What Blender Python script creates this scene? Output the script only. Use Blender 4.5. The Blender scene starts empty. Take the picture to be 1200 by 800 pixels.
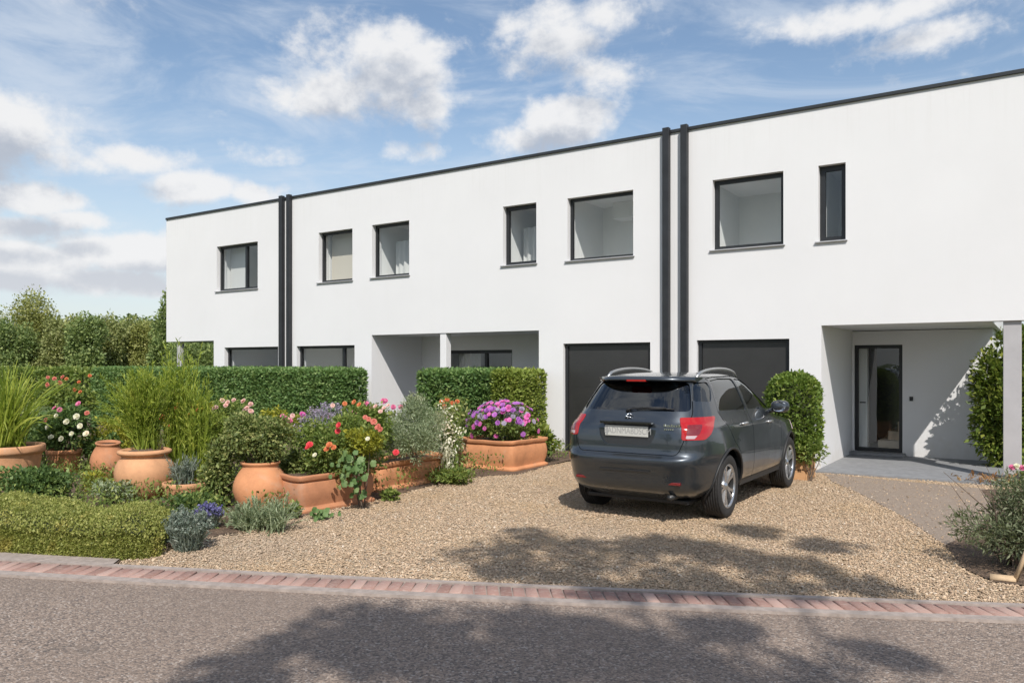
import bpy, bmesh, math, random
import numpy as np
from mathutils import Vector, Matrix
from mathutils.bvhtree import BVHTree
R = math.radians
PI = math.pi
scene = bpy.context.scene
COL = scene.collection
rng = np.random.default_rng(11)
random.seed(5)

# ------------------------------------------------------------------ camera geometry
# world axes: X runs along the house fronts, Y into the houses, Z up.  The camera stands at the origin, 1.75 m high.
F, CX, HY, EYE = 924.0, 600.0, 427.0, 1.75
CA, SA = 0.8326, 0.5539
def cam2w(xc, d):
    return (xc*CA - d*SA, xc*SA + d*CA)
def G(px, py, z=0.0):
    """ground point (height z) seen at photo pixel px, py"""
    d = (EYE-z)*F/(py-HY)
    return cam2w((px-CX)/F*d, d)
def AT(px, d):
    return cam2w((px-CX)/F*d, d)
def ZAT(py, d):
    return EYE-(py-HY)/F*d
def UY(px, Y):
    a = (px-CX)/F
    return Y/(a*SA+CA)*(a*CA-SA)
def ZY(px, py, Y):
    a = (px-CX)/F
    return EYE-Y/(a*SA+CA)*(py-HY)/F

# ------------------------------------------------------------------ object helpers
def tag(o, label=None, cat=None, group=None, kind=None):
    if label: o['label'] = label
    if cat: o['category'] = cat
    if group: o['group'] = group
    if kind: o['kind'] = kind
    return o
def thing(name, label, cat, loc=(0, 0, 0), group=None):
    o = bpy.data.objects.new(name, None); COL.objects.link(o)
    o.location = loc; o.empty_display_size = .1
    return tag(o, label, cat, group)
def wloc(o):
    v = Vector((0, 0, 0))
    while o is not None:
        v += o.location; o = o.parent
    return v
def link(name, me, mat, parent=None, local=False):
    o = bpy.data.objects.new(name, me); COL.objects.link(o)
    for m in (mat if isinstance(mat, (list, tuple)) else [mat]):
        me.materials.append(m)
    if parent is not None:
        if not local:
            me.transform(Matrix.Translation(-wloc(parent)))
        o.parent = parent
    return o
def npmesh(name, V, Fc, tint=None, smooth=False):
    V = np.asarray(V, dtype=np.float32); Fc = np.asarray(Fc, dtype=np.int32)
    me = bpy.data.meshes.new(name)
    me.vertices.add(len(V)); me.vertices.foreach_set('co', V.ravel())
    k = Fc.shape[1]
    me.loops.add(Fc.size); me.loops.foreach_set('vertex_index', Fc.ravel())
    me.polygons.add(len(Fc)); me.polygons.foreach_set('loop_start', np.arange(0, Fc.size, k, dtype=np.int32))
    try: me.polygons.foreach_set('loop_total', np.full(len(Fc), k, dtype=np.int32))
    except Exception: pass
    if smooth: me.polygons.foreach_set('use_smooth', np.ones(len(Fc), dtype=bool))
    me.update(calc_edges=True)
    if tint is not None:
        at = me.attributes.new('tint', 'FLOAT', 'POINT'); at.data.foreach_set('value', np.asarray(tint, dtype=np.float32))
    return me
class MB:
    """collects quads and polygons for one mesh"""
    def __init__(s): s.v = []; s.f = []; s.sm = []
    def poly(s, pts, smooth=False):
        n = len(s.v); s.v += [tuple(p) for p in pts]; s.f.append(tuple(range(n, n+len(pts)))); s.sm.append(smooth); return s
    def mesh(s, name, V, Fs, smooth=False):
        n = len(s.v); s.v += [tuple(p) for p in V]
        for f in Fs: s.f.append(tuple(i+n for i in f)); s.sm.append(smooth)
        return s
    def box(s, x0, x1, y0, y1, z0, z1):
        V = [(x, y, z) for z in (z0, z1) for y in (y0, y1) for x in (x0, x1)]
        return s.mesh('', V, [(0, 2, 3, 1), (4, 5, 7, 6), (0, 1, 5, 4), (2, 6, 7, 3), (0, 4, 6, 2), (1, 3, 7, 5)])
    def tube(s, pts, rad, n=8, cap=True):
        pts = [Vector(p) for p in pts]; m = len(pts)
        if not isinstance(rad, (list, tuple)): rad = [rad]*m
        V = []; Fs = []
        for i, p in enumerate(pts):
            t = (pts[min(i+1, m-1)]-pts[max(i-1, 0)]).normalized()
            a = t.cross(Vector((0, 0, 1)) if abs(t.z) < .95 else Vector((1, 0, 0))).normalized(); b = t.cross(a)
            for k in range(n):
                w = 2*PI*k/n; V.append(p+(a*math.cos(w)+b*math.sin(w))*rad[i])
        for i in range(m-1):
            for k in range(n):
                Fs.append((i*n+k, (i+1)*n+k, (i+1)*n+(k+1) % n, i*n+(k+1) % n))
        if cap:
            Fs.append(tuple(range(n))); Fs.append(tuple(reversed(range((m-1)*n, m*n))))
        return s.mesh('', V, Fs, True)
    def lathe(s, prof, c=(0, 0, 0), n=40, axis='z', wob=0.0, seed=0):
        r_ = random.Random(seed); V = []; Fs = []
        ph = [r_.uniform(0, 6.28) for _ in range(4)]
        for i, (r, z) in enumerate(prof):
            for k in range(n):
                w = 2*PI*k/n
                q = r*(1+wob*(math.sin(2*w+ph[0]+z*3)+.6*math.sin(3*w+ph[1]-z*5)))
                x, y = q*math.cos(w), q*math.sin(w)
                V.append((c[0]+x, c[1]+y, c[2]+z) if axis == 'z' else (c[0]+z, c[1]+x, c[2]+y))
        for i in range(len(prof)-1):
            for k in range(n):
                Fs.append((i*n+k, i*n+(k+1) % n, (i+1)*n+(k+1) % n, (i+1)*n+k))
        return s.mesh('', V, Fs, True)
    def build(s, name, mat, parent=None, recalc=False, local=False, bevel=0):
        me = bpy.data.meshes.new(name); me.from_pydata(s.v, [], s.f); me.update()
        for p, q in zip(me.polygons, s.sm): p.use_smooth = q
        if recalc or bevel:
            bm = bmesh.new(); bm.from_mesh(me)
            bmesh.ops.remove_doubles(bm, verts=bm.verts, dist=1e-5)
            bmesh.ops.recalc_face_normals(bm, faces=bm.faces)
            if bevel:
                es = [e for e in bm.edges if len(e.link_faces) == 2 and e.calc_face_angle(0) > .5]
                bmesh.ops.bevel(bm, geom=es, offset=bevel, segments=2, affect='EDGES', profile=.5)
            bm.to_mesh(me); bm.free()
        return link(name, me, mat, parent, local)

# ------------------------------------------------------------------ materials
class NT:
    def __init__(s, tree): s.t = tree; s.n = tree.nodes; s.l = tree.links
    def node(s, typ, **kw):
        nd = s.n.new(typ)
        for k, v in kw.items():
            if k == 'ins':
                for a, b in v.items(): s.put(nd.inputs[a], b)
            else: setattr(nd, k, v)
        return nd
    def put(s, sock, v):
        if hasattr(v, 'is_output') or isinstance(v, bpy.types.NodeSocket): s.l.new(v, sock)
        else: sock.default_value = v
    def math(s, op, a, b=0.0, c=0.0, clamp=False):
        nd = s.n.new('ShaderNodeMath'); nd.operation = op; nd.use_clamp = clamp
        for i, v in enumerate((a, b, c)): s.put(nd.inputs[i], v)
        return nd.outputs[0]
    def vmath(s, op, a, b=(0, 0, 0)):
        nd = s.n.new('ShaderNodeVectorMath'); nd.operation = op
        s.put(nd.inputs[0], a)
        if op == 'SCALE': s.put(nd.inputs['Scale'], b)
        else: s.put(nd.inputs[1], b)
        return nd
    def mix(s, f, a, b, blend='MIX'):
        nd = s.n.new('ShaderNodeMix'); nd.data_type = 'RGBA'; nd.blend_type = blend
        s.put(nd.inputs['Factor'], f); s.put(nd.inputs[6], c4(a)); s.put(nd.inputs[7], c4(b))
        return nd.outputs[2]
    def noise(s, vec, scale, detail=4, rough=.55, dist=0.0):
        nd = s.n.new('ShaderNodeTexNoise'); s.put(nd.inputs['Scale'], scale); nd.inputs['Detail'].default_value = detail
        nd.inputs['Roughness'].default_value = rough; nd.inputs['Distortion'].default_value = dist
        if vec is not None: s.l.new(vec, nd.inputs['Vector'])
        return nd
    def ramp(s, f, stops, interp='LINEAR'):
        nd = s.n.new('ShaderNodeValToRGB'); s.l.new(f, nd.inputs[0]); cr = nd.color_ramp; cr.interpolation = interp
        while len(cr.elements) < len(stops): cr.elements.new(.5)
        for e, (p, c) in zip(cr.elements, stops): e.position = p; e.color = c4(c)
        return nd.outputs[0]
    def smooth(s, v, a, b, lo=0.0, hi=1.0):
        nd = s.n.new('ShaderNodeMapRange'); nd.interpolation_type = 'SMOOTHSTEP'
        s.put(nd.inputs[0], v); nd.inputs[1].default_value = a; nd.inputs[2].default_value = b
        nd.inputs[3].default_value = lo; nd.inputs[4].default_value = hi
        return nd.outputs[0]
    def bump(s, h, strength=.3, dist=.01):
        nd = s.n.new('ShaderNodeBump'); nd.inputs['Strength'].default_value = strength; nd.inputs['Distance'].default_value = dist
        s.l.new(h, nd.inputs['Height']); return nd.outputs[0]
def c4(c):
    if isinstance(c, bpy.types.NodeSocket): return c
    return (c[0], c[1], c[2], 1.0) if len(c) == 3 else c
def newmat(name):
    m = bpy.data.materials.new(name); m.use_nodes = True
    t = NT(m.node_tree); b = t.n['Principled BSDF']
    return m, t, b
def coords(t, kind='Object'):
    return t.n.new('ShaderNodeTexCoord').outputs[kind]
def wpos(t):
    return t.n.new('ShaderNodeNewGeometry').outputs['Position']
def plain(name, col, rough=.5, metal=0.0, nscale=0, namt=.1, bump=0, coat=0, spec=None):
    m, t, b = newmat(name); b.inputs['Base Color'].default_value = c4(col)
    b.inputs['Roughness'].default_value = rough; b.inputs['Metallic'].default_value = metal
    if coat: b.inputs['Coat Weight'].default_value = coat; b.inputs['Coat Roughness'].default_value = .04
    if spec is not None: b.inputs['Specular IOR Level'].default_value = spec
    if nscale:
        n = t.noise(coords(t), nscale, 5, .6)
        lo = tuple(x*(1-namt) for x in col); hi = tuple(min(1, x*(1+namt)) for x in col)
        t.l.new(t.ramp(n.outputs[0], [(.3, lo), (.7, hi)]), b.inputs['Base Color'])
        if bump: t.l.new(t.bump(n.outputs[0], bump, .01), b.inputs['Normal'])
    return m
def leafmat(name, c1, c2, c3=None, rough=.55, trans=.35):
    """leaf colours spread leaf by leaf over the ramp c1-c2-c3"""
    m, t, b = newmat(name)
    a = t.n.new('ShaderNodeAttribute'); a.attribute_name = 'tint'
    st = [(0, c1), (1, c2)] if c3 is None else [(0, c1), (.62, c2), (1, c3)]
    col = t.ramp(a.outputs['Fac'], st)
    nz = t.noise(wpos(t), 1.7, 2)
    col = t.mix(t.smooth(nz.outputs[0], .35, .7, 0, .35), col, c2)
    nb = t.noise(wpos(t), 3.3, 4, .65)
    col = t.mix(t.smooth(nb.outputs[0], .56, .72, 0, .4), col, (c2[0]*1.5, c2[1]*1.0, c2[2]*1.0))
    t.l.new(col, b.inputs['Base Color']); b.inputs['Roughness'].default_value = rough
    b.inputs['Specular IOR Level'].default_value = .35
    tr = t.n.new('ShaderNodeBsdfTranslucent'); t.l.new(t.mix(.35, col, (min(1, c2[0]*1.5), min(1, c2[1]*1.5), c2[2]*.5)), tr.inputs[0])
    mx = t.n.new('ShaderNodeMixShader'); mx.inputs[0].default_value = trans
    t.l.new(b.outputs[0], mx.inputs[1]); t.l.new(tr.outputs[0], mx.inputs[2])
    t.l.new(mx.outputs[0], t.n['Material Output'].inputs[0])
    return m
M = {}
def stucco(name, base=(.727, .730, .742)):
    m, t, b = newmat(name); p = wpos(t)
    big = t.noise(p, .7, 4, .6); fine = t.noise(p, 95, 3, .6); mid = t.noise(p, 9, 4, .6)
    streak = t.noise(t.vmath('MULTIPLY', p, (5, 5, .5)).outputs[0], 1.0, 4, .6)
    col = t.ramp(big.outputs[0], [(.3, tuple(x*.965 for x in base)), (.7, base)])
    col = t.mix(t.smooth(streak.outputs[0], .5, .8, 0, .06), col, (.62, .61, .58))
    sz = t.n.new('ShaderNodeSeparateXYZ'); t.l.new(p, sz.inputs[0])
    sp = t.math('ADD', sz.outputs[2], t.math('MULTIPLY', t.math('SUBTRACT', t.noise(p, 3.5, 5, .65).outputs[0], .5), 1.1))
    col = t.mix(t.smooth(sp, -.05, .42, .30, 0), col, (.50, .455, .39))
    fine_s = t.noise(t.vmath('MULTIPLY', p, (14, 14, .35)).outputs[0], 1.0, 5, .65)
    top = t.smooth(sz.outputs[2], 4.9, 6.0, 0, .10)
    col = t.mix(t.math('MULTIPLY', t.smooth(fine_s.outputs[0], .48, .7), top), col, (.50, .49, .46))
    t.l.new(col, b.inputs['Base Color']); b.inputs['Roughness'].default_value = .9
    b.inputs['Specular IOR Level'].default_value = .2
    h = t.math('ADD', t.math('MULTIPLY', fine.outputs[0], .7), t.math('MULTIPLY', mid.outputs[0], .5))
    t.l.new(t.bump(h, .35, .006), b.inputs['Normal'])
    return m
M['stucco'] = stucco('white_render')
M['room'] = plain('room_paint', (.86, .86, .85), .8, 0, 2.0, .02)
M['roomgrey'] = plain('room_paint_grey', (.42, .42, .42), .8)
M['roomfloor'] = plain('room_floor', (.78, .75, .70), .5)
M['coping'] = plain('coping_metal', (.035, .038, .042), .45, .3, 3, .15)
M['frame'] = plain('window_frame', (.022, .024, .027), .42, .2, 6, .12)
M['sill'] = plain('sill_metal', (.42, .42, .43), .5, .3, 4, .08)
M['pipe'] = plain('drainpipe', (.03, .032, .036), .5, .3, 4, .2)
M['garage'] = plain('garage_door', (.036, .036, .037), .25, .1, 3, .08)
M['column'] = plain('column_paint', (.42, .41, .42), .6, 0, 4, .06, .1)
M['curtain'] = plain('curtain_cloth', (.62, .62, .61), .9)
M['blind'] = plain('blind_cloth', (.60, .55, .47), .9)
M['chrome'] = plain('chrome', (.75, .76, .78), .15, 1.0)
M['stair'] = plain('stair_wood', (.74, .62, .48), .5, 0, 6, .1)
M['sofa'] = plain('sofa_fabric', (.16, .17, .2), .9)
def glassmat(name, tint=(.93, .95, .95), refl=1.0, rough=.0):
    m, t, b = newmat(name); t.n.remove(b)
    fr = t.n.new('ShaderNodeLayerWeight'); fr.inputs[0].default_value = .5
    f = t.math('ADD', t.math('MULTIPLY', t.math('POWER', fr.outputs['Facing'], 4.0), .85), .07*refl, clamp=True)
    tr = t.n.new('ShaderNodeBsdfTransparent'); tr.inputs[0].default_value = c4(tint)
    gl = t.n.new('ShaderNodeBsdfGlossy'); gl.inputs['Roughness'].default_value = rough
    gl.inputs[0].default_value = (.9, .93, .95, 1)
    # slight waviness of the pane
    n = t.noise(wpos(t), 1.3, 2); t.l.new(t.bump(n.outputs[0], .08, .02), gl.inputs['Normal'])
    mx = t.n.new('ShaderNodeMixShader'); t.l.new(f, mx.inputs[0]); t.l.new(tr.outputs[0], mx.inputs[1]); t.l.new(gl.outputs[0], mx.inputs[2])
    t.l.new(mx.outputs[0], t.n['Material Output'].inputs[0]); return m
M['glass'] = glassmat('window_glass')
def terracotta(name, base, stain):
    m, t, b = newmat(name); p = wpos(t)
    n = t.noise(p, 4.5, 6, .65); f = t.noise(p, 60, 3, .6); v = t.noise(p, 2.2, 5, .7, .4)
    col = t.ramp(n.outputs[0], [(.3, tuple(x*.78 for x in base)), (.55, base), (.75, tuple(min(1, x*1.15) for x in base))])
    col = t.mix(t.smooth(v.outputs[0], .54, .72, 0, .45), col, stain)
    t.l.new(col, b.inputs['Base Color']); b.inputs['Roughness'].default_value = .85
    t.l.new(t.bump(t.math('ADD', f.outputs[0], n.outputs[0]), .3, .008), b.inputs['Normal']); return m
M['terra'] = terracotta('terracotta', (.57, .255, .12), (.50, .34, .23))
M['terra2'] = terracotta('terracotta_pale', (.60, .315, .165), (.48, .36, .26))
M['terra3'] = terracotta('terracotta_brown', (.48, .215, .11), (.38, .27, .2))
def soilmat():
    m, t, b = newmat('soil'); p = wpos(t)
    n = t.noise(p, 9, 6, .7); v = t.n.new('ShaderNodeTexVoronoi'); v.inputs['Scale'].default_value = 45; t.l.new(p, v.inputs['Vector'])
    t.l.new(t.ramp(n.outputs[0], [(.3, (.085, .055, .038)), (.7, (.22, .15, .10))]), b.inputs['Base Color'])
    b.inputs['Roughness'].default_value = .95
    t.l.new(t.bump(t.math('ADD', n.outputs[0], v.outputs[0]), .9, .03), b.inputs['Normal']); return m
M['soil'] = soilmat()
def gravelmat(name, stops, sc, mixcol, amount):
    m, t, b = newmat(name); p = wpos(t)
    v = t.n.new('ShaderNodeTexVoronoi'); v.inputs['Scale'].default_value = sc; t.l.new(p, v.inputs['Vector'])
    sp = t.n.new('ShaderNodeSeparateColor'); t.l.new(v.outputs['Color'], sp.inputs[0])
    col = t.ramp(sp.outputs[0], stops)
    n = t.noise(p, .55, 5, .65); n2 = t.noise(p, 3.1, 4, .6)
    col = t.mix(t.smooth(t.math('ADD', t.math('MULTIPLY', n.outputs[0], .7), t.math('MULTIPLY', n2.outputs[0], .3)), .4, .62, 0, amount), col, mixcol)
    t.l.new(col, b.inputs['Base Color']); b.inputs['Roughness'].default_value = .9
    t.l.new(t.bump(t.math('SUBTRACT', 1.0, v.outputs[0]), .8, .02), b.inputs['Normal']); return m
GR = [(0, (.20, .16, .115)), (.3, (.36, .27, .175)), (.6, (.47, .36, .235)), (.85, (.56, .45, .31)), (1, (.66, .60, .50))]
M['gravel'] = gravelmat('gravel_ground', GR, 55, (.40, .30, .19), .5)
def pebblemat():
    m, t, b = newmat('pebbles'); a = t.n.new('ShaderNodeAttribute'); a.attribute_name = 'tint'
    col = t.ramp(a.outputs['Fac'], [(0, (.25, .185, .13)), (.15, (.37, .265, .18)), (.5, (.49, .355, .235)), (.8, (.565, .42, .285)), (.95, (.59, .47, .34)), (1, (.66, .58, .48))])
    n = t.noise(wpos(t), .8, 4, .6); n2 = t.noise(wpos(t), .35, 3, .6)
    col = t.mix(t.smooth(n.outputs[0], .45, .68, 0, .5), col, (.45, .315, .18))
    col = t.mix(t.smooth(n2.outputs[0], .52, .68, 0, .45), col, (.34, .27, .205))
    t.l.new(col, b.inputs['Base Color']); b.inputs['Roughness'].default_value = .85; return m
M['pebble'] = pebblemat()
def asphalt():
    m, t, b = newmat('asphalt'); p = wpos(t)
    v = t.n.new('ShaderNodeTexVoronoi'); v.inputs['Scale'].default_value = 75; t.l.new(p, v.inputs['Vector'])
    sp = t.n.new('ShaderNodeSeparateColor'); t.l.new(v.outputs['Color'], sp.inputs[0])
    n = t.noise(p, .45, 6, .65); n2 = t.noise(p, 14, 5, .7)
    col = t.ramp(sp.outputs[0], [(0, (.10, .085, .078)), (.5, (.25, .19, .15)), (.85, (.335, .26, .208)), (1, (.46, .40, .35))])
    col = t.mix(t.smooth(n.outputs[0], .35, .7, 0, .55), col, (.215, .165, .132))
    col = t.mix(t.smooth(n2.outputs[0], .5, .75, 0, .35), col, (.35, .27, .215))
    pd = t.vmath('ADD', p, t.vmath('SCALE', t.noise(p, 2.2, 4).outputs['Color'], .55).outputs[0]).outputs[0]
    cr = t.n.new('ShaderNodeTexVoronoi'); cr.feature = 'DISTANCE_TO_EDGE'; cr.inputs['Scale'].default_value = .42; t.l.new(pd, cr.inputs['Vector'])
    msk = t.noise(p, .6, 3)
    ck = t.math('MULTIPLY', t.smooth(cr.outputs['Distance'], .002, .007, 1, 0), t.smooth(msk.outputs[0], .54, .66, 0, .4))
    col = t.mix(ck, col, (.06, .05, .045))
    oil = t.noise(p, 1.7, 4, .6); col = t.mix(t.smooth(oil.outputs[0], .64, .76, 0, .45), col, (.09, .078, .07))
    t.l.new(col, b.inputs['Base Color']); b.inputs['Roughness'].default_value = .88
    h = t.math('ADD', t.math('SUBTRACT', 1.0, v.outputs[0]), t.math('MULTIPLY', n2.outputs[0], .8))
    t.l.new(t.bump(h, .7, .012), b.inputs['Normal']); return m
M['asphalt'] = asphalt()
M['concrete'] = plain('kerb_concrete', (.325, .275, .245), .9, 0, 14, .22, .5)
def brickmat():
    m, t, b = newmat('kerb_brick'); p = wpos(t)
    a = t.n.new('ShaderNodeAttribute'); a.attribute_name = 'tint'
    n = t.noise(p, 26, 5, .7)
    col = t.ramp(a.outputs['Fac'], [(0, (.24, .14, .115)), (.5, (.335, .20, .165)), (1, (.42, .285, .24))])
    col = t.mix(t.smooth(n.outputs[0], .45, .75, 0, .5), col, (.44, .36, .31))
    t.l.new(col, b.inputs['Base Color']); b.inputs['Roughness'].default_value = .9
    t.l.new(t.bump(n.outputs[0], .5, .01), b.inputs['Normal']); return m
M['brick'] = brickmat()
M['lawn'] = plain('lawn_grass', (.085, .12, .032), .9, 0, 1.3, .35, .4)
M['path'] = gravelmat('path_grit', [(0, (.25, .195, .155)), (.5, (.36, .285, .225)), (1, (.46, .375, .30))], 95, (.34, .265, .205), .6)
M['slab'] = plain('porch_paving', (.225, .23, .24), .8, 0, 8, .15, .2)
M['bark'] = plain('bark', (.13, .095, .07), .9, 0, 12, .35, .8)
M['wood'] = plain('raw_timber', (.56, .32, .16), .7, 0, 7, .2, .2)
M['stake'] = plain('stake_timber', (.55, .40, .25), .75, 0, 9, .2, .2)
M['stem'] = plain('green_stem', (.10, .13, .045), .7)
# ------------------------------------------------------------------ world: sky with clouds, sun
SUNV = Vector((.626, -.765, 1.0)).normalized()          # towards the sun
SKY_STR = .105
def build_world():
    w = bpy.data.worlds.new('World'); scene.world = w; w.use_nodes = True
    t = NT(w.node_tree); bg = t.n['Background']
    sky = t.n.new('ShaderNodeTexSky'); sky.sky_type = 'NISHITA'; sky.sun_disc = False
    sky.sun_elevation = math.asin(SUNV.z); sky.sun_rotation = math.atan2(SUNV.x, SUNV.y)
    sky.air_density = 1.15; sky.dust_density = .9; sky.ozone_density = 1.3; sky.altitude = 50
    d = t.vmath('NORMALIZE', t.n.new('ShaderNodeTexCoord').outputs['Generated']).outputs[0]
    def direc(px, py):
        a, b = (px-CX)/F, -(py-HY)/F
        return Vector((a*CA-SA, a*SA+CA, b)).normalized()
    # (photo x, y, half width px, half height px, weight): where the cumulus stand in the sky
    blobs = [(465, 82, 105, 68, 1.15), (500, 115, 60, 40, 1.0), (400, 112, 80, 38, 1.0), (15, 152, 105, 46, 1.05), (60, 180, 60, 26, .9), (30, 232, 75, 20, .9),
             (150, 186, 58, 20, .95), (228, 218, 55, 18, .95), (300, 226, 40, 14, .8), (15, 266, 55, 14, .85), (100, 258, 50, 13, .85), (150, 295, 90, 24, 1.05), (110, 190, 40, 16, .8),
             (40, 303, 75, 20, 1.0), (640, 48, 88, 48, 1.0), (700, 88, 62, 30, .85), (662, 142, 72, 36, .95), (600, 165, 60, 22, .85), (480, 180, 60, 16, .55), (330, 185, 60, 18, .6), (1010, 22, 130, 24, .85), (700, 20, 60, 25, .7),
             (1090, 40, 70, 22, .8), (120, 330, 95, 16, .9), (20, 330, 60, 11, .85), (200, 340, 60, 10, .8), (-120, 200, 120, 70, 1.0), (1400, 120, 140, 60, .9)]
    def density(vec):
        B = None
        for (x, y, rx, ry, wt) in blobs:
            c = direc(x, y); rr = rx/F*(c.xy.length)**2*.92; k = (rx/ry)
            q = t.vmath('SUBTRACT', vec, tuple(c)).outputs[0]
            q = t.vmath('MULTIPLY', q, (1/rr, 1/rr, k/rr)).outputs[0]
            l = t.vmath('LENGTH', q).outputs['Value']
            v = t.math('MULTIPLY', t.smooth(l, .0, 1.7, 1, 0), wt)
            B = v if B is None else t.math('MAXIMUM', B, v)
        gen = t.noise(t.vmath('MULTIPLY', vec, (1, 1, 2.2)).outputs[0], 1.6, 3, .5)
        # cloud cover for the rest of the sky, away from the part the photo looks at
        dt = t.vmath('DOT_PRODUCT', vec, (-SA, CA, .1)).outputs['Value']
        B = t.math('MAXIMUM', B, t.math('MULTIPLY', t.smooth(gen.outputs[0], .45, .7, 0, .9), t.smooth(dt, .45, .75, 1, 0)))
        n = t.noise(t.vmath('MULTIPLY', vec, (1, 1, 1.35)).outputs[0], 6.5, 12, .60, .15)
        n2 = t.noise(t.vmath('MULTIPLY', vec, (1, 1, 1.3)).outputs[0], 19.0, 8, .62, .1)
        nn = t.math('ADD', t.math('MULTIPLY', t.math('SUBTRACT', n.outputs[0], 0.5), 3.2), t.math('MULTIPLY', t.math('SUBTRACT', n2.outputs[0], 0.5), 1.7))
        return t.math('ADD', t.math('MULTIPLY', B, 1.35), nn)
    D = density(d)
    up = t.vmath('NORMALIZE', t.vmath('ADD', d, (.020, -.014, .028)).outputs[0]).outputs[0]
    U = density(up)
    alpha = t.smooth(D, .24, 1.08)
    wv = t.vmath('MULTIPLY', d, (1.0, 1.6, 4.5)).outputs[0]
    cir = t.noise(wv, 2.6, 7, .62, .9)
    zc = t.n.new('ShaderNodeSeparateXYZ'); t.l.new(d, zc.inputs[0])
    lowhaze = t.smooth(zc.outputs[2], 0.0, .36, .66, .0)
    cirrus = t.math('MULTIPLY', t.smooth(cir.outputs[0], .42, .72), .62)
    shade = t.math('MULTIPLY', t.smooth(U, .40, 1.45), t.smooth(zc.outputs[2], .03, .25, .55, 1.0))
    K = 1/SKY_STR
    ccol = t.mix(shade, tuple(x*K for x in (.70, .70, .705)), tuple(x*K for x in (.37, .405, .47)))
    scol = t.mix(1.0, sky.outputs[0], SKYTINT, 'MULTIPLY')
    col = t.mix(lowhaze, scol, tuple(x*K for x in (.56, .615, .68)))
    col = t.mix(cirrus, col, tuple(x*K for x in (.56, .61, .68)))
    col = t.mix(t.math('MULTIPLY', alpha, .96), col, ccol)
    t.l.new(col, bg.inputs[0]); bg.inputs[1].default_value = SKY_STR
    w.cycles.sampling_method = 'MANUAL'; w.cycles.sample_map_resolution = 512
SKYTINT = (1.0, 1.0, 1.0)
build_world()
sl = bpy.data.lights.new('sun', 'SUN'); sl.energy = 3.7; sl.angle = R(.5); sl.color = (1.0, .945, .87)
so = bpy.data.objects.new('sun', sl); COL.objects.link(so); so.rotation_euler = SUNV.to_track_quat('Z', 'Y').to_euler(); so.location = (8, -10, 20)
cd = bpy.data.cameras.new('camera'); co = bpy.data.objects.new('camera', cd); COL.objects.link(co)
cd.sensor_width = 36; cd.lens = F/1200*36; cd.shift_y = 27/1200; cd.clip_end = 3000; cd.clip_start = .05
co.location = (0, 0, EYE); co.rotation_euler = (PI/2, 0, math.atan2(SA, CA)); scene.camera = co
scene.view_settings.view_transform = 'Standard'; scene.view_settings.look = 'None'; scene.view_settings.exposure = .35; scene.view_settings.gamma = 1
scene.cycles.use_denoising = True
scene.cycles.max_bounces = 8; scene.cycles.transparent_max_bounces = 16; scene.cycles.diffuse_bounces = 5; scene.cycles.glossy_bounces = 4
scene.cycles.caustics_reflective = False; scene.cycles.caustics_refractive = False

# ------------------------------------------------------------------ ground, road, kerb
def sheet(name, pts, z, mat, kind='structure'):
    o = MB().poly([(x, y, z) for x, y in pts]).build(name, mat); return tag(o, kind=kind)
g = 900
sheet('ground', [(-g, -g), (g, -g), (g, g), (-g, g)], -.03, M['lawn'])
# the kerb line: depth as a gentle curve of the sideways distance
kx = np.array([-4.6, -1.4, 1.29, 3.68])
Kc = np.polyfit(kx, [7.03, 6.44, 5.985, 5.68], 2)                  # house side edge
Kn = np.polyfit(kx, [6.58, 6.01, 5.61, 5.30], 2)                   # road side edge
def kdep(P, x):
    xx = max(-6.0, min(5.0, x)); return np.polyval(P, xx)+(x-xx)*(2*P[0]*xx+P[1])
xs = np.concatenate([np.linspace(-60, -6.5, 20), np.linspace(-6, 5, 111), np.linspace(5.5, 60, 20)])
road = [cam2w(x, kdep(Kn, x)+.02) for x in xs]
far = [cam2w(60, kdep(Kn, 60)-7.2), cam2w(-60, kdep(Kn, -60)-7.2)]
sheet('road', road+[far[0]]+[far[1]], 0.0, M['asphalt'])
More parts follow.
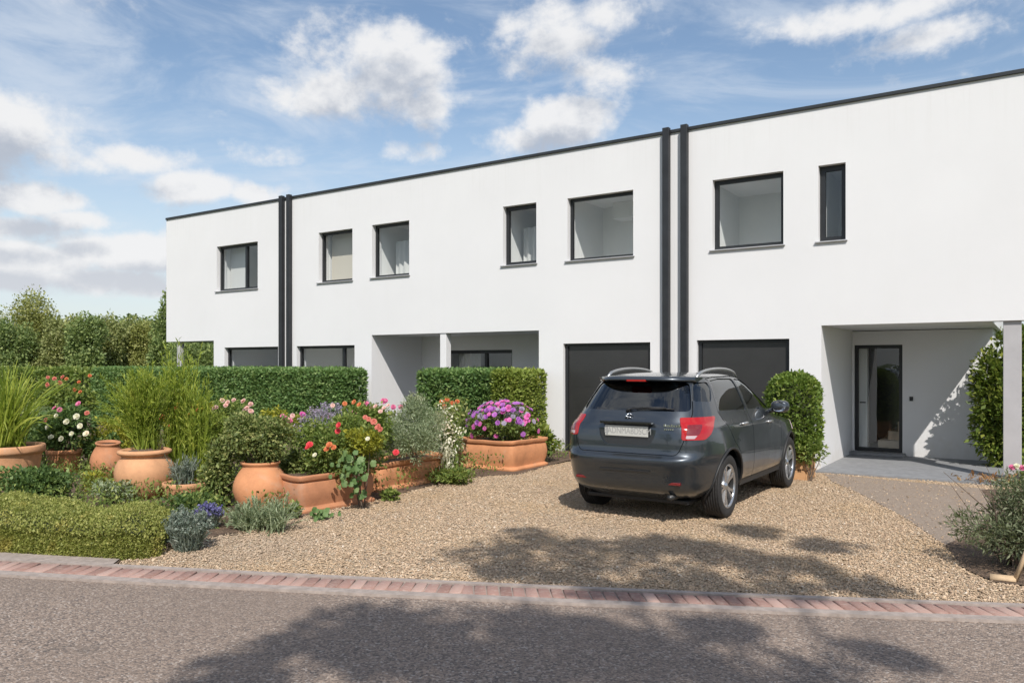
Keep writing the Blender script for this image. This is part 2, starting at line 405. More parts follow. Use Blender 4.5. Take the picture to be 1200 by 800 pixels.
# kerb: near concrete haunch, brick soldier course, far concrete edge
def kerb():
    kb = MB(); xs_ = xs
    def strip(f0, f1, z):
        P = []
        for x in xs_:
            a, b = kdep(Kn, x), kdep(Kc, x)
            P.append((cam2w(x, a+(b-a)*f0), cam2w(x, a+(b-a)*f1)))
        for i in range(len(P)-1):
            (a0, b0), (a1, b1) = P[i], P[i+1]
            kb.poly([(*a0, z), (*a1, z), (*b1, z), (*b0, z)])
            kb.poly([(*a0, -.03), (*a1, -.03), (*a1, z), (*a0, z)])
            kb.poly([(*b1, -.03), (*b0, -.03), (*b0, z), (*b1, z)])
    strip(0.0, .245, .022); strip(.845, 1.0, .034); strip(.247, .843, .012)
    o = kb.build('kerb', M['concrete']); tag(o, kind='structure')
    V = []; Fs = []; T = []
    x = -14.0; rr = random.Random(3)
    while x < 9:
        w = .086
        a, b = kdep(Kn, x), kdep(Kc, x); a2, b2 = kdep(Kn, x+w), kdep(Kc, x+w)
        f0, f1 = .262, .828
        j = rr.uniform(-.003, .003); z = .026+rr.uniform(-.004, .004); sk = (.05 if x > -.4 else -.06)+rr.uniform(-.012, .012)
        c = [cam2w(x, a+(b-a)*f0), cam2w(x+w, a2+(b2-a2)*f0), cam2w(x+w-sk*.3, a2+(b2-a2)*f1), cam2w(x-sk*.3, a+(b-a)*f1)]
        ce = (sum(p[0] for p in c)/4, sum(p[1] for p in c)/4)
        ins = [(ce[0]+(p[0]-ce[0])*.86, ce[1]+(p[1]-ce[1])*.94) for p in c]
        n = len(V); V += [(*p, .005) for p in c]+[(*p, z-.006) for p in c]+[(*p, z) for p in ins]
        for k in range(4):
            k2 = (k+1) % 4
            Fs.append((n+k, n+k2, n+4+k2, n+4+k)); Fs.append((n+4+k, n+4+k2, n+8+k2, n+8+k))
        Fs.append((n+8, n+9, n+10, n+11)); T += [rr.random()]*12
        x += .098
    o = link('kerb_brick_course', npmesh('kerb_brick_course', V, Fs, T), M['brick']); tag(o, kind='structure')
kerb()
# gravel drive between kerb, planting bed and houses
def kedge(x, off=.0): return cam2w(x, kdep(Kc, x)+off)
BED = [G(146, 653), G(238, 632), G(312, 619), G(352, 606), G(400, 594), G(450, 584), G(500, 571), G(545, 561), G(575, 558), G(610, 556), G(642, 546), (-7.0, 12.4), (-7.2, 13.9)]
sheet('driveway', [kedge(x, .0) for x in np.linspace(12, -3.4, 40)]+BED+[(14, 13.9), (14, 9)], .006, M['gravel'])
sheet('garden_bed', [kedge(-3.42, .0)]+[kedge(x) for x in np.linspace(-3.5, -13, 20)]+[(-16, 3), (-30, 10), (-30, 13.9), (-7.2, 13.9), (-7.05, 12.4)]+BED[-3::-1], .016, M['soil'])
PATH = [G(966, 556), G(1150, 573), G(1230, 590), G(1260, 650), G(1160, 655), G(1112, 643), G(1060, 607), G(1010, 580), G(975, 565)]
sheet('path', PATH, .014, M['path'])
RB = [G(1108, 640), G(1135, 628), G(1170, 600), G(1150, 575), (.5, 13.7), (2.2, 13.7), (1.6, 8), (1.1, 5.2), G(1215, 690), G(1165, 684), G(1130, 668)]
sheet('soil_border', RB, .020, M['soil'])
# grey concrete pavement strip at the left in front of the clipped hedge
sheet('pavement', [kedge(x, .004) for x in np.linspace(-3.45, -12, 20)]+[kedge(x, .32) for x in np.linspace(-12, -5.2, 10)]+[G(148, 652)], .028, M['concrete'])

def inside(pts, X, Y):
    ins = np.zeros(len(X), bool); n = len(pts)
    for i in range(n):
        (x0, y0), (x1, y1) = pts[i], pts[(i+1) % n]
        if y0 == y1: continue
        c = ((y0 > Y) != (y1 > Y)) & (X < (x1-x0)*(Y-y0)/(y1-y0)+x0); ins ^= c
    return ins
def pebbles():
    n = 470000
    X = rng.uniform(-8.2, 3.6, n); Y = rng.uniform(2.2, 13.7, n)
    d = -X*SA+Y*CA; xc = X*CA+Y*SA
    keep = rng.random(n) < np.clip(1.45-.075*d, .35, 1)
    drive = [kedge(x, .01) for x in np.linspace(8, -3.4, 40)]+BED+[(4, 13.9), (4, 9)]
    ok = inside(drive, X, Y) & ~inside(RB, X, Y) & keep & (np.abs(xc/d) < .72) & (Y < 13.6)
    pth = inside(PATH, X, Y); ok &= ~(pth & (rng.random(n) < .95)); slab = (X > -3.02) & (Y > 13.3); ok &= ~slab
    # strays on the kerb and at the edge of the bed
    X2 = rng.uniform(-9, 3.6, 14000); Y2 = rng.uniform(2.0, 13, 14000); d2 = -X2*SA+Y2*CA; x2 = X2*CA+Y2*SA
    kd = np.array([kdep(Kc, x) for x in x2]); near = (d2 > kd-.12) & (d2 < kd+.05) & (x2 > -3.6) & (rng.random(len(X2)) < .5)
    X = np.concatenate([X[ok], X2[near]]); Y = np.concatenate([Y[ok], Y2[near]]); n = len(X)
    s = rng.lognormal(math.log(.0076), .28, n).clip(.0045, .017)
    O = np.array([(1, 0, 0), (0, 1, 0), (-1, 0, 0), (0, -1, 0), (0, 0, 1), (.6, .6, .55), (-.6, .6, .5), (-.6, -.6, .6), (.6, -.6, .5)], float)
    Fs = np.array([(0, 5, 8), (0, 1, 5), (1, 6, 5), (1, 2, 6), (2, 7, 6), (2, 3, 7), (3, 8, 7), (3, 0, 8), (4, 8, 5), (4, 5, 6), (4, 6, 7), (4, 7, 8)])
    V = np.repeat(O[None], n, 0)*(1+rng.uniform(-.25, .25, (n, 9, 3)))
    V = V*np.stack([s*rng.uniform(.9, 1.5, n), s*rng.uniform(.8, 1.1, n), s*rng.uniform(.4, .75, n)], 1)[:, None, :]
    tl = rng.normal(0, .28, (n, 2)); V[:, :, 2] += V[:, :, 0]*tl[:, :1]+V[:, :, 1]*tl[:, 1:]
    a = rng.uniform(0, 2*PI, n); c_, s_ = np.cos(a)[:, None], np.sin(a)[:, None]
    x, y = V[:, :, 0]*c_-V[:, :, 1]*s_, V[:, :, 0]*s_+V[:, :, 1]*c_
    z0 = np.where(inside(PATH, X, Y), .014, .006)+rng.uniform(0, .012, n)
    V = np.stack([x+X[:, None], y+Y[:, None], V[:, :, 2]+z0[:, None]], 2).reshape(-1, 3)
    Fc = (Fs[None]+9*np.arange(n)[:, None, None]).reshape(-1, 3)
    me = npmesh('gravel', V, Fc, np.repeat(rng.random(n), 9))
    o = link('gravel', me, M['pebble']); tag(o, 'loose tan and cream gravel stones covering the driveway', 'gravel', kind='stuff')
pebbles()
# ------------------------------------------------------------------ the terrace of white houses
YF = 13.77; TH = .32; ZR = 6.02; YB = 22.5
def panel(mb, x0, x1, z0, z1, holes, y, th):
    """upright wall with rectangular openings, front face at y, th thick"""
    xs = sorted({x0, x1} | {h[0] for h in holes if x0 < h[0] < x1} | {h[1] for h in holes if x0 < h[1] < x1})
    zs = sorted({z0, z1} | {h[2] for h in holes if z0 < h[2] < z1} | {h[3] for h in holes if z0 < h[3] < z1})
    nx, nz = len(xs)-1, len(zs)-1
    def solid(i, k):
        if i < 0 or k < 0 or i >= nx or k >= nz: return False
        cx, cz = (xs[i]+xs[i+1])/2, (zs[k]+zs[k+1])/2
        return not any(h[0] < cx < h[1] and h[2] < cz < h[3] for h in holes)
    yb = y+th
    for i in range(nx):
        for k in range(nz):
            if not solid(i, k): continue
            a, b, c, d = xs[i], xs[i+1], zs[k], zs[k+1]
            mb.poly([(a, y, c), (b, y, c), (b, y, d), (a, y, d)]); mb.poly([(b, yb, c), (a, yb, c), (a, yb, d), (b, yb, d)])
            if not solid(i-1, k): mb.poly([(a, yb, c), (a, y, c), (a, y, d), (a, yb, d)])
            if not solid(i+1, k): mb.poly([(b, y, c), (b, yb, c), (b, yb, d), (b, y, d)])
            if not solid(i, k-1): mb.poly([(a, yb, c), (b, yb, c), (b, y, c), (a, y, c)])
            if not solid(i, k+1): mb.poly([(a, y, d), (b, y, d), (b, yb, d), (a, yb, d)])
    return mb
def room(parent, x0, x1, z0, z1, y0, dep, mat='room'):
    m = MB(); y1 = y0+dep
    m.poly([(x0, y1, z0), (x1, y1, z0), (x1, y1, z1), (x0, y1, z1)][::-1])
    m.poly([(x0, y0, z0), (x0, y1, z0), (x0, y1, z1), (x0, y0, z1)]); m.poly([(x1, y0, z0), (x1, y1, z0), (x1, y1, z1), (x1, y0, z1)])
    m.poly([(x0, y0, z1), (x1, y0, z1), (x1, y1, z1), (x0, y1, z1)])
    f = MB().poly([(x0, y0, z0), (x1, y0, z0), (x1, y1, z0), (x0, y1, z0)])
    r = m.build('room_wall', M[mat], parent); f.build('room_floor', M['roomfloor'], r)
    return r
def window(parent, x0, x1, z0, z1, y, fw=.065, mull=None, sill=True, sash=False, name='window'):
    m = MB(); d = .07; yf = y
    cells = [(x0, x1)] if mull is None else [(x0, mull-.03), (mull+.03, x1)]
    m.box(x0, x0+fw, yf, yf+d, z0, z1); m.box(x1-fw, x1, yf, yf+d, z0, z1)
    m.box(x0+fw, x1-fw, yf, yf+d, z1-fw, z1); m.box(x0+fw, x1-fw, yf, yf+d, z0, z0+fw)
    if mull is not None: m.box(mull-.04, mull+.04, yf-.002, yf+d, z0+fw, z1-fw)
    fr = m.build('window_frame' if name == 'window' else 'door_frame', M['frame'], parent)
    p = MB(); edges = [x0+fw, x1-fw] if mull is None else [x0+fw, mull-.04, mull+.04, x1-fw]
    for a, b in zip(edges[::2], edges[1::2]):
        p.poly([(a, yf+.035, z0+fw), (b, yf+.035, z0+fw), (b, yf+.035, z1-fw), (a, yf+.035, z1-fw)])
    p.build('pane', M['glass'], fr)
    if sill:
        MB().box(x0-.05, x1+.03, YF-.042, y+.01, z0-.024, z0-.001).build('sill', M['sill'], fr, bevel=.004)
    return fr
def up(px0, pyt0, pyb0, px1, pyt1, pyb1, inset=.0):
    """façade opening from its corners in the photo"""
    x0, x1 = UY(px0, YF), UY(px1, YF)
    zt = (ZY(px0, pyt0, YF)+ZY(px1, pyt1, YF))/2; zb = (ZY(px0, pyb0, YF)+ZY(px1, pyb1, YF))/2
    return x0, x1, zb, zt
W = {k: up(*v) for k, v in dict(
    w1=(254, 289, 342, 302, 283, 337), w2=(373.5, 272.5, 332, 413, 268, 327.5), w3=(436, 263.5, 326, 479.5, 258.5, 321.5),
    w4=(589.5, 242, 312, 628.5, 237.5, 307.5), w5=(665, 232, 306, 742, 223, 299.5), w6=(835, 211, 293, 918, 200.5, 286.5),
    w7=(959, 194.5, 284, 991, 190, 280)).items()}
XA, XB_ = UY(195, YF), UY(333, YF); XC = UY(790, YF); XD = -.0
ZS = 2.42                                                            # underside of the upper storey
pL, pC = UY(435.5, YF), UY(518.5, YF)
pR = UY(631.5, YF)
G1 = (UY(263, YF), UY(326, YF), .12, 2.22); G2 = (UY(347.5, YF), UY(415.5, YF), .12, 2.22)
GA = (UY(660, YF), UY(762, YF), -.1, 2.17); GB = (UY(816.5, YF), UY(925, YF), -.1, 2.19)
print('WIN', {k: tuple(round(q, 2) for q in v) for k, v in W.items()}, 'X', XA, XB_, XC, 'G', G1, G2, GA, GB, 'porch', pL, pC, pR)
def house(label, x0, x1, holes):
    h = thing('terrace_house', label, 'house', ((x0+x1)/2, 18, 0), 'white flat-roofed houses in the terrace')
    panel(MB(), x0, x1, -.1, ZR, holes, YF, TH).build('front_wall', M['stucco'], h)
    return h
def coping(h, x0, x1, xr=None):
    MB().box(x0, x1, YF-.035, YF+TH+.03, ZR, ZR+.058).build('coping', M['coping'], h, bevel=.006)
    MB().box(x0, (x1 if xr is None else xr), YF+TH+.035, YB, ZR-.3, ZR-.12).build('roof', M['coping'], h)
def pipe(h, x, w):
    m = MB(); m.box(x-w/2, x+w/2, YF-.125, YF-.02, .12, ZR+.09)
    m.build('drainpipe', M['pipe'], h, bevel=.006)
def garage(h, g):
    x0, x1, z0, z1 = g; y = YF+.11
    m = MB(); n = 5; dz = (z1-.02)/n
    for k in range(n): m.box(x0+.07, x1-.07, y, y+.04, .02+k*dz+.0006, .02+(k+1)*dz-.0006)
    gd = m.build('garage_door', M['garage'], h)
    f = MB(); f.box(x0, x0+.066, y-.03, y+.07, 0, z1); f.box(x1-.066, x1, y-.03, y+.07, 0, z1); f.box(x0+.066, x1-.066, y-.03, y+.07, z1-.05, z1)
    f.box(x0+.066, x1-.066, y+.05, y+.06, 0, z1-.05)
    f.build('frame', M['frame'], gd)
YW = YF+.12; YR = YF+TH+.003
# --- left house: upper storey overhangs an open corner on a round column
cx = UY(250.5, YF)
hl = house('leftmost white house of the terrace with a corner overhanging on a slim round column', XA, XB_, [W['w1'], (XA-1, cx, -1, ZS), G1])
coping(hl, XA, XB_)
m = MB(); m.box(XA, XA+TH, YF+TH+.002, YB, ZS, ZR-.001); m.box(XA+TH+.002, XB_, YB-.3, YB, -.1, ZR-.31); m.box(cx, cx+TH, YF+TH+.002, YB-.31, -.1, ZS-.22)
m.build('side_wall', M['stucco'], hl)
MB().box(XA+TH+.003, XB_, YF+TH+.004, YB-.31, ZS-.0, ZS+.2).build('soffit', M['stucco'], hl)
MB().lathe([(.10, -.05), (.10, ZS+.002)], (UY(211, YF+.14), YF+.16, 0), 24).build('column', M['column'], hl)
x0, x1, z0, z1 = W['w1']; window(hl, x0, x1, z0, z1, YW, mull=UY(288, YF+.1))
room(hl, x0-.05, x1+.5, z0-.35, z1+.12, YR, 1.2)
MB().box(x0+.02, UY(287, YF+.3), YR+.12, YR+.13, z0-.1, z1+.1).build('blind', M['curtain'], hl)
x0, x1, z0, z1 = G1; window(hl, x0, x1, z0, z1, YW, sill=False)
rr_ = room(hl, x0-.3, x1+.02, .1, z1+.1, YR, 1.9)
s_ = MB(); s_.box(x0+.1, x0+1.0, YR+.9, YR+1.6, .1, 1.3); s_.box(x0+1.3, x0+2.2, YR+.6, YR+1.3, .1, 1.25)
s_.build('armchair', M['sofa'], rr_, bevel=.06)
pipe(hl, UY(328.3, YF-.12), .125)
# --- middle house: twin porch on a square post, garage door at its right end
hm = house('middle white house with an open two bay porch behind the short hedge', XB_+.002, XC,
           [W['w2'], W['w3'], W['w4'], W['w5'], G2, (pL, pR, -1, 2.45), GA])
coping(hm, XB_+.002, XC)
MB().box(XB_+.01, XC, YB-.3, YB, -.1, ZR-.31).build('rear_wall', M['stucco'], hm)
MB().box(pC-.085, pC+.085, YF+.02, YF+.20, 0, 2.452).build('porch_post', M['stucco'], hm, bevel=.006)
YP = 15.62
m = MB(); m.box(pL-.25, pL, YF+TH+.002, YP, -.1, 2.75); m.box(pR, pR+.25, YF+TH+.002, YP, -.1, 2.75)
wx0, wx1, wz1 = UY(520, YP), UY(600, YP), ZY(565, 410, YP)
panel(m, pL-.25, pR+.25, -.1, 2.75, [(wx0, wx1, .1, wz1)], YP+.002, .25)
m.build('porch_wall', M['stucco'], hm)
MB().box(pL, pR, YF+TH+.002, YP, 2.462, 2.70).build('soffit', M['stucco'], hm)
MB().box(pL, pR, YF-.25, YP, -.1, .05).build('porch_floor', M['slab'], hm)
window(hm, wx0, wx1, .1, wz1, YP+.1, mull=wx0+(wx1-wx0)*.60, sill=False, fw=.08)
room(hm, wx0-.3, wx1+.3, .05, wz1+.2, YP+.26, 1.6)
k_ = MB()
for i in range(14):
    a = wx0+.1+i*.05; k_.poly([(a, YP+.5+.03*(i % 2), .1), (a+.05, YP+.5+.03*((i+1) % 2), .1), (a+.05, YP+.5+.03*((i+1) % 2), wz1+.1), (a, YP+.5+.03*(i % 2), wz1+.1)], True)
k_.build('curtain', M['curtain'], hm)
def curtain(h, xa, xb, za, zb, y, mat='curtain'):
    k = MB(); n = int((xb-xa)/.035)
    V = []
    for i in range(n+1):
        x = xa+(xb-xa)*i/n; yy = y+.035*math.sin(i*1.25)+.015*math.sin(i*.5); V += [(x, yy, za), (x, yy, zb)]
    k.mesh('', V, [(2*i, 2*i+2, 2*i+3, 2*i+1) for i in range(n)], True)
    return k.build('curtain', M[mat], h)
x0, x1, z0, z1 = W['w2']; window(hm, x0, x1, z0, z1, YW, fw=.06); room(hm, x0-.03, x1+.3, z0-.3, z1+.1, YR, 1.2)
MB().box(x0+.02, x1+.2, YR+.1, YR+.112, z0-.1, z1+.1).build('blind', M['blind'], hm)
x0, x1, z0, z1 = W['w3']; window(hm, x0, x1, z0, z1, YW, fw=.06); room(hm, x0-.04, x1+.4, z0-.3, z1+.1, YR, 1.25)
curtain(hm, x0+.15, x1+.5, z0-.2, z1-.32, YR+.35)
x0, x1, z0, z1 = W['w4']; window(hm, x0, x1, z0, z1, YW, fw=.075); room(hm, x0-.03, x1+.4, z0-.3, z1+.08, YR, 1.25)
curtain(hm, x0+.05, x1+.5, z0-.2, z1-.35, YR+.4)
x0, x1, z0, z1 = W['w5']; window(hm, x0, x1, z0, z1, YW, fw=.055); room(hm, x0-.06, x1+.6, z0-.35, z1+.08, YR, 1.35)
MB().box(x0+.4, x1+.58, YR+.9, YR+1.34, z1-.26, z1+.075).build('bulkhead', M['room'], hm)
x0, x1, z0, z1 = G2; window(hm, x0, x1, z0, z1, YW, mull=x0+(x1-x0)*.76, sill=False); room(hm, x0-.2, x1+.3, .1, z1+.1, YR, 1.6)
garage(hm, GA)
pipe(hm, UY(337.0, YF-.12), .115); pipe(hm, UY(779.7, YF-.12), .125)
# --- right house: garage, recessed glazed entrance, front wall running on over a square post
XE = -.56                                                            # end of the upper storey behind its front wall
qL = UY(962.5, YF)
YQ = 16.41
hr = house('rightmost white house with a recessed glazed entrance door under its upper storey', XC+.002, XD,
           [W['w6'], W['w7'], GB, (qL, XD+1, -1, 2.40)])
coping(hr, XC+.002, XD, XE)
m = MB(); m.box(XC+.01, XE, YB-.3, YB, -.1, ZR-.31); m.box(XE-.3, XE, YF+TH+.002, YB-.31, 2.40, ZR-.31); m.build('side_wall', M['stucco'], hr)
dx0, dx1 = UY(1001, YQ), UY(1057.5, YQ); dz1 = (ZY(1001, 404, YQ)+ZY(1057.5, 404, YQ))/2
m = MB(); m.box(qL-.25, qL, YF+TH+.002, YQ, -.1, 2.72)
wend = UY(1163.5, YQ)
panel(m, qL-.25, wend, -.1, 2.39, [(dx0, dx1, .08, dz1)], YQ+.002, .28); m.box(wend-.28, wend, YQ+.284, YB-.31, -.1, 2.39)
m.build('porch_wall', M['stucco'], hr)
MB().box(qL+.002, XE-.302, YF+TH+.003, YB-.32, 2.403, 2.70).build('soffit', M['stucco'], hr)
MB().box(UY(1186.5, YF+.16)-.115, UY(1186.5, YF+.16)+.115, YF+.05, YF+.27, -.05, 2.402).build('porch_post', M['column'], hr, bevel=.008)
MB().box(qL+.002, XE+.15, 13.30, YQ, -.1, .035).build('porch_floor', M['slab'], hr)
MB().box(dx0-.06, dx1+.06, YQ-.32, YQ+.001, .036, .085).build('door_step', M['slab'], hr, bevel=.006)
door = window(hr, dx0, dx1, .09, dz1, YQ+.06, fw=.065, sill=False, name='door')
MB().tube([(dx0+.10, YQ+.075, 1.02), (dx0+.10, YQ+.03, 1.02), (dx0+.2, YQ+.03, 1.02)], .011, 8).build('handle', M['frame'], door)
MB().box(UY(1068, YQ)-.03, UY(1068, YQ)+.03, YQ-.02, YQ+.001, 1.07, 1.15).build('doorbell', M['frame'], hr, bevel=.005)
rr_ = room(hr, dx0-.25, dx1+1.3, .08, 2.35, YQ+.285, 2.7)
st = MB()
for i in range(6): st.box(dx0+.34+i*.15, dx1+1.25, YQ+.55+i*.2, YQ+1.95, .085+.175*i, .26+.175*i-.002)
st.build('stair', M['stair'], rr_)
MB().box(dx1-.22, dx1+1.28, YQ+2.5, YQ+2.6, 1.2, 2.34).build('partition', M['room'], rr_)
MB().box(dx0-.02, dx0+.17, YQ+.40, YQ+.55, .085, 2.34).build('partition', M['room'], rr_)
MB().box(dx0-.1, dx1-.16, YQ+2.0, YQ+2.06, .085, 2.34).build('panel', M['garage'], rr_)
x0, x1, z0, z1 = W['w6']; window(hr, x0, x1, z0, z1, YW, fw=.07); room(hr, x0-.03, x1+.6, z0-.35, z1-.02, YR, 1.3)
x0, x1, z0, z1 = W['w7']; window(hr, x0, x1, z0, z1, YW, fw=.085); room(hr, x0+.03, x1+.6, z0-.3, z1+.02, YR, 1.2)
garage(hr, GB)
pipe(hr, UY(801, YF-.12), .125)
# far side: ground-floor back of the houses is closed by the rear walls; party walls stop light between the rooms
for h, x in ((hl, XB_-.3), (hm, XC-.3)): MB().box(x, x+.28, YF+4.3, YB-.31, -.1, ZR-.31).build('party_wall', M['stucco'], h)
# ------------------------------------------------------------------ leaves, plants, trees
def unit(v): return v/np.maximum(np.linalg.norm(v, axis=-1, keepdims=True), 1e-9)
def leafgeo(P, D, size, aspect=.5, rnd=.7, droop=0.0, fold=.18, g=rng, svar=.35):
    """rhombic folded leaves at P pointing along D; returns vertices, quads, tints"""
    n = len(P)
    A = unit(D+g.normal(0, rnd, (n, 3))+np.array([0, 0, -droop]))
    S = unit(np.cross(A, unit(g.normal(0, 1, (n, 3))+np.array([0, 0, 1.2]))))
    N = np.cross(S, A)
    L = (size*np.exp(g.normal(0, svar, n).clip(-1.6*svar, 1.35*svar)))[:, None]; Wd = L*aspect*.5
    V = np.stack([P, P+A*L*.5+S*Wd+N*L*fold*.5, P+A*L, P+A*L*.5-S*Wd+N*L*fold*.5], 1)
    return V.reshape(-1, 3), np.arange(4*n).reshape(-1, 4), np.repeat(g.random(n), 4)
def join(parts):
    V = []; Fs = []; T = []; o = 0
    for v, f, t in parts: V.append(v); Fs.append(f+o); T.append(t); o += len(v)
    return np.concatenate(V), np.concatenate(Fs), np.concatenate(T)
def lumps_in(c, r, k, g, lr=(.30, .5)):
    """lump centres spread through an ellipsoid"""
    u = unit(g.normal(0, 1, (k, 3)))*(g.random((k, 1))**.4)
    rad = g.uniform(lr[0], lr[1], k)
    return np.array(c)+u*np.array(r)*(1-rad[:, None]*.75), rad
def crown_pts(c, r, n, k, g, lr=(.30, .5), up=.15, shell=.55):
    C, rad = lumps_in(c, r, k, g, lr)
    w = rad**2; i = g.choice(k, n, p=w/w.sum())
    u = unit(g.normal(0, 1, (n, 3)))
    q = u*(shell+(1-shell)*g.random((n, 1))**.6)*rad[i][:, None]*np.array(r)*(1+.25*g.normal(0, 1, (n, 1)).clip(-1, 1))
    P = C[i]+q
    D = unit(u+.5*unit(P-np.array(c))+np.array([0, 0, up]))
    return P, D, C
def foliage(name, parts, mat, parent):
    V, Fs, T = join(parts); return link(name, npmesh(name, V, Fs, T), mat, parent)
def stems(parent, base, tops, r, mat, name='stem', g=rng, n=5):
    m = MB()
    for t in tops:
        b = Vector(base)+Vector((g.normal(0, .03), g.normal(0, .03), 0)); t = Vector(t)
        mid = b.lerp(t, .5)+Vector((g.normal(0, .05), g.normal(0, .05), .03))
        m.tube([b, mid, t], [r, r*.75, r*.35], n, cap=False)
    return m.build(name, mat, parent)
def bush(name, label, cat, base, c, r, n, size, mat, k=14, seed=1, aspect=.5, group=None, droop=0., rnd=.7, lr=(.3, .5), nst=7, stemr=.008, up=.15, core=True, minz=None, shell=.55):
    g = np.random.default_rng(seed)
    root = thing(name, label, cat, base, group)
    P, D, C = crown_pts(c, r, n, k, g, lr, up, shell)
    if minz is not None: P[:, 2] = np.maximum(P[:, 2], minz+g.random(n)*.05)
    foliage('foliage', [leafgeo(P, D, size, aspect, rnd, droop, g=g)], mat, root)
    if nst: stems(root, base, C[:nst], stemr, M['bark'], g=g)
    return root
def hedge(name, label, x0, x1, y0, y1, h, n, size, mat, seed, zb=0.0, group='clipped green hedges', rough=.04, rotz=0, label_cat='hedge'):
    """clipped box hedge: leaves on every face of a box, twiggy core"""
    g = np.random.default_rng(seed); root = thing(name, label, label_cat, ((x0+x1)/2, (y0+y1)/2, zb), group)
    faces = [((x1-x0)*(y1-y0), 'z1'), ((x1-x0)*h, 'y0'), ((x1-x0)*h*.5, 'y1'), ((y1-y0)*h, 'x0'), ((y1-y0)*h, 'x1')]
    tot = sum(f[0] for f in faces); P = []; D = []
    for a, f in faces:
        m = int(n*a/tot); X = g.uniform(x0, x1, m); Y = g.uniform(y0, y1, m); Z = zb+h*g.random(m)**.85
        off = g.normal(0, 1, m)*rough-.02-np.abs(g.normal(0, 1, m))*.05
        nz = np.sin(X*5.1+Y*3.3+seed)*np.sin(Z*6.3+X*2.1)*.03
        off = off+nz
        e = np.zeros((m, 3))
        if f == 'z1': Z = zb+h+off; e[:, 2] = 1
        if f == 'y0': Y = y0-off; e[:, 1] = -1
        if f == 'y1': Y = y1+off; e[:, 1] = 1
        if f == 'x0': X = x0-off; e[:, 0] = -1
        if f == 'x1': X = x1+off; e[:, 0] = 1
        P.append(np.stack([X, Y, Z], 1)); D.append(e)
    P = np.concatenate(P); D = np.concatenate(D)
    # rounded edges
    cen = np.array([(x0+x1)/2, (y0+y1)/2]); hw = np.array([(x1-x0)/2, (y1-y0)/2])
    q = np.abs(P[:, :2]-cen)-(hw-.14); over = np.maximum(q, 0); zz = np.maximum(P[:, 2]-(zb+h-.12), 0)
    l = np.sqrt(over[:, 0]**2+over[:, 1]**2+zz**2); s = np.where(l > .13, .13/np.maximum(l, 1e-6), 1)
    for ax in (0, 1): P[:, ax] -= np.sign(P[:, ax]-cen[ax])*over[:, ax]*(1-s)
    P[:, 2] -= zz*(1-s)
    foliage('foliage', [leafgeo(P, unit(D+np.array([0, 0, .35])), size, .55, .75, g=g)], mat, root)
    i = .16
    MB().box(x0+i, x1-i, y0+i, y1-i, zb+.02, zb+h-i).build('twigs', M['twigs'], root)
    return root
M['twigs'] = plain('hedge_twigs', (.035, .042, .018), .95, 0, 25, .5, 1.0)
M['hedge'] = leafmat('hedge_leaf', (0.090, 0.168, 0.061), (0.175, 0.292, 0.095), (0.339, 0.444, 0.171))
M['hedge2'] = leafmat('yellowish_and_sunlit_leaf', (0.137, 0.194, 0.038), (0.251, 0.322, 0.065), (0.433, 0.467, 0.130))  # own colour of two shrubs; on the hedge end it paints in sunlight
M['box'] = leafmat('box_leaf', (0.094, 0.155, 0.031), (0.178, 0.264, 0.052), (0.335, 0.400, 0.100))
M['laurel'] = leafmat('laurel_leaf', (0.070, 0.116, 0.022), (0.149, 0.209, 0.037), (0.333, 0.358, 0.077), .4)
M['thyme'] = leafmat('yellowgreen_leaf', (0.161, 0.197, 0.047), (0.328, 0.353, 0.095), (0.529, 0.507, 0.180))
M['olive'] = leafmat('olive_leaf', (0.083, 0.105, 0.053), (0.173, 0.203, 0.112), (0.360, 0.390, 0.240))
M['silver'] = leafmat('silver_leaf', (0.166, 0.221, 0.123), (0.313, 0.377, 0.229), (0.552, 0.607, 0.405))
M['dark'] = leafmat('dark_leaf', (0.054, 0.098, 0.033), (0.108, 0.184, 0.053), (0.259, 0.349, 0.111))
M['mid'] = leafmat('mid_leaf', (0.094, 0.144, 0.035), (0.187, 0.260, 0.058), (0.416, 0.450, 0.134))
M['trail'] = leafmat('trailing_leaf', (0.104, 0.140, 0.046), (0.208, 0.263, 0.082), (0.499, 0.488, 0.198))
M['grass'] = leafmat('ornamental_blade', (0.121, 0.179, 0.024), (0.304, 0.385, 0.056), (0.547, 0.584, 0.121), trans=.45)
M['gold'] = leafmat('golden_leaf', (0.155, 0.185, 0.024), (0.328, 0.336, 0.043), (0.569, 0.521, 0.077))
M['lav'] = leafmat('lavender_leaf', (0.128, 0.173, 0.143), (0.225, 0.270, 0.225), (0.375, 0.405, 0.345))
M['gera'] = leafmat('geranium_leaf', (.07, .14, .04), (.14, .235, .08), (.24, .33, .14))
M['treeA'] = leafmat('tree_leaf_olive', (0.147, 0.175, 0.065), (0.282, 0.316, 0.114), (0.475, 0.487, 0.213), trans=.3)
M['treeB'] = leafmat('tree_leaf_dark', (0.108, 0.160, 0.060), (0.215, 0.286, 0.097), (0.397, 0.459, 0.168), trans=.3)
M['treeC'] = leafmat('tree_leaf_yellow', (0.190, 0.218, 0.059), (0.320, 0.340, 0.109), (0.468, 0.473, 0.192), trans=.3)
def petal(name, c1, c2): return leafmat(name, c1, c2, None, .6, .3)
M['red'] = petal('red_petals', (.62, .03, .05), (.78, .10, .12)); M['orange'] = petal('orange_petals', (.62, .15, .06), (.70, .27, .12))
M['coral'] = petal('coral_petals', (.62, .15, .12), (.70, .28, .22)); M['pink'] = petal('pink_petals', (.62, .10, .30), (.80, .30, .48))
M['palepink'] = petal('pale_pink_petals', (.72, .42, .42), (.82, .60, .55)); M['white'] = petal('cream_petals', (.70, .68, .50), (.82, .80, .68))
M['purple'] = petal('purple_petals', (.30, .08, .42), (.52, .20, .60)); M['magenta'] = petal('magenta_petals', (.55, .06, .38), (.75, .22, .52))
